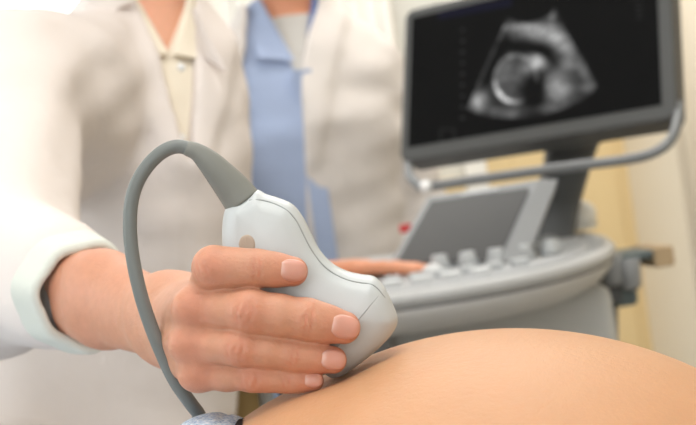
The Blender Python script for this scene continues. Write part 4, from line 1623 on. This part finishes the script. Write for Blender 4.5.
def layered(name, rings, material, parent, smooth=True):
    n = len(rings[0])
    V = [p for r in rings for p in r]
    Fc = []
    for i in range(len(rings) - 1):
        for k in range(n):
            k2 = (k + 1) % n
            Fc.append((i * n + k, i * n + k2, (i + 1) * n + k2, (i + 1) * n + k))
    Fc.append(tuple(range(n))[::-1]); Fc.append(tuple((len(rings) - 1) * n + k for k in range(n)))
    return link_mesh(name, mesh_from(V, Fc), material, parent, smooth=smooth)


console = layered('console', [layer(-0.07, -0.048), layer(-0.035, -0.046), layer(-0.014, -0.036), layer(-0.002, -0.022), layer(0.0, -0.012)], M['console_d'], machine)
layered('console_rim', [layer(-0.002, -0.013), layer(0.004, -0.009), layer(0.005, -0.002), layer(0.001, 0.003), layer(-0.008, 0.004), layer(-0.012, 0.001)], M['console'], console)
layered('control_deck', [layer(-0.028, 0.0), layer(-0.029, 0.0035), layer(-0.031, 0.004)], M['deck'], console)
layered('palm_rest_groove', [layer(-0.0005, -0.0155), layer(0.0012, -0.0145), layer(-0.0005, -0.0135)], M['bezel_d'], console)

def in_deck(x, y, m=0.04):
    cx, cy, ax_, ay = 0.050, 1.66, 0.295 - m, 0.415 - m
    return abs((x - cx) / ax_) ** 2.35 + abs((y - cy) / ay) ** 2.35 < 1 and y < 1.56
# key rows
def rounded_key(cx, cy, w, d, hgt, material):
    z = zdeck(cy) + 0.004
    return box('key', (cx - w / 2, cy - d / 2, z - 0.001), (cx + w / 2, cy + d / 2, z + hgt), material, console, bevel=0.002, seg=2, smooth=True)
rows = [(1.322, 0.024, 0.016, 0.007, 'key_w', 0.034), (1.352, 0.020, 0.015, 0.009, 'key', 0.030), (1.490, 0.018, 0.014, 0.010, 'key', 0.027), (1.520, 0.018, 0.014, 0.011, 'key_w', 0.027)]
for y, w, d, hh, mname, step in rows:
    x = -0.20
    while x < 0.36:
        if in_deck(x, y, 0.055):
            rounded_key(x, y, w, d, hh, M[mname])
        x += step
for i, x in enumerate(np.arange(-0.10, 0.29, 0.034)):
    y = 1.425 + 0.012 * math.sin(i * 1.3)
    if in_deck(x, y, 0.05) and x > 0.085:
        z = zdeck(y)
        dl = lathe('dial', [(0.0130, 0.0), (0.0130, 0.008), (0.0105, 0.011), (0.0098, 0.018), (0.008, 0.020)], (x, y, z + 0.003), M['dial'], console, seg=24)
link_mesh('trackball', sphere_mesh((0.09, 1.382, zdeck(1.382) + 0.004), 0.014, 20, 12), M['key_w'], console)
# knobs at the right rear
for (px, py, d, r) in ((549, 243, 1.60, .014), (567, 247, 1.62, .011), (586, 250, 1.64, .012)):
    link_mesh('knob', sphere_mesh(P(px, py, d), r, 18, 12, (1.2, 1, 0.8)), M['handle'], console)

# cart body, base, casters
box('cart_body', (0.02, 1.48, 0.14), (0.322, 1.86, CZ - 0.135), M['cart'], machine, bevel=0.02, seg=3, smooth=True)
box('side_vent', (0.3225, 1.55, CZ - 0.45), (0.326, 1.75, CZ - 0.25), M['bezel_d'], machine)
box('base_plate', (-0.06, 1.38, 0.09), (0.34, 1.92, 0.15), M['bezel_d'], machine, bevel=0.02, seg=3, smooth=True)
for x in (-0.02, 0.30):
    for y in (1.43, 1.87):
        lathe('caster', [(0.02, -0.014), (0.045, -0.012), (0.045, 0.012), (0.02, 0.014)], (x, y, 0.045), M['bezel_d'], machine, axis=(1, 0, 0))
# accessory holder at the right end
hp_ = P(622, 262, 1.66)
hold = box('accessory_holder', (hp_[0] - 0.028, 1.62, hp_[2] - 0.060), (hp_[0] + 0.008, 1.72, hp_[2] + 0.004), M['bin'], machine, bevel=0.008, seg=2)
box('holder_shelf', (hp_[0] - 0.04, 1.60, hp_[2] + 0.004), (hp_[0] + 0.052, 1.72, hp_[2] + 0.015), M['bin'], hold, bevel=0.003)
box('holder_lip', (hp_[0] + 0.030, 1.595, hp_[2] - 0.010), (hp_[0] + 0.058, 1.72, hp_[2] + 0.018), M['tan'], hold, bevel=0.003)
for k, (px, py) in enumerate(((612, 259), (630, 263))):
    c0 = P(px, py + 12, 1.60)
    lathe('probe_cup', [(0.010, -0.020), (0.014, -0.015), (0.016, 0.022), (0.013, 0.023)], c0, M['frame'], hold, seg=20)
tube('pole', [P(614, 300, 1.66), P(618, 470, 1.66)], 0.0050, M['frame'], machine)
box('holder_bracket', (0.30, 1.60, hp_[2] - 0.050), (hp_[0] - 0.02, 1.70, hp_[2] - 0.010), M['bezel_d'], hold, bevel=0.004)
# items at the left end under the console
lp = P(242, 402, 1.42)
hang = box('left_bracket', (lp[0] - 0.06, 1.40, lp[2] - 0.10), (0.03, 1.50, lp[2] - 0.06), M['frame'], machine, bevel=0.004)
box('left_bracket_arm', (-0.0, 1.44, lp[2] - 0.10), (0.03, 1.50, CZ - 0.13), M['frame'], hang, bevel=0.004)
lathe('holster', [(0.016, -0.10), (0.018, -0.09), (0.0185, 0.035), (0.017, 0.037)], (lp[0] + 0.004, 1.42, lp[2]), M['ochre'], hang, seg=24)
lathe('hose', [(0.008, -0.10), (0.0085, 0.05), (0.006, 0.052)], (lp[0] + 0.032, 1.42, lp[2]), M['cart'], hang, seg=18)
box('storage_pocket', (lp[0] + 0.046, 1.41, lp[2] - 0.10), (lp[0] + 0.12, 1.48, lp[2] + 0.045), M['green_d'], hang, bevel=0.004)

# pale bottle standing at the back of the console
bp0 = P(582, 247, 1.74)
bt = empty('gel_bottle', (bp0[0], 1.74, zdeck(1.74) + 0.004))
tag(bt, 'pale milky bottle standing at the right rear of the grey console', 'bottle')
zb = zdeck(1.74) + 0.005
lathe('bottle_body', [(0.022, 0), (0.027, 0.003), (0.0275, 0.030), (0.021, 0.038), (0.010, 0.044)], (bp0[0], 1.74, zb), M['bottle'], bt, seg=24)
lathe('cap', [(0.010, 0.042), (0.010, 0.052), (0.004, 0.060), (0.003, 0.066)], (bp0[0], 1.74, zb), M['bottle'], bt, seg=20)

# small red tag on the colleague's coat pocket
rp = P(405, 228, 1.80)
e_ = box('tag', (rp[0] - 0.009, 1.795, rp[2] - 0.007), (rp[0] + 0.010, 1.80, rp[2] + 0.006), M['red'], machine, bevel=0.002)
e_['label'] = 'small red tag'
bpy.context.view_layer.update()
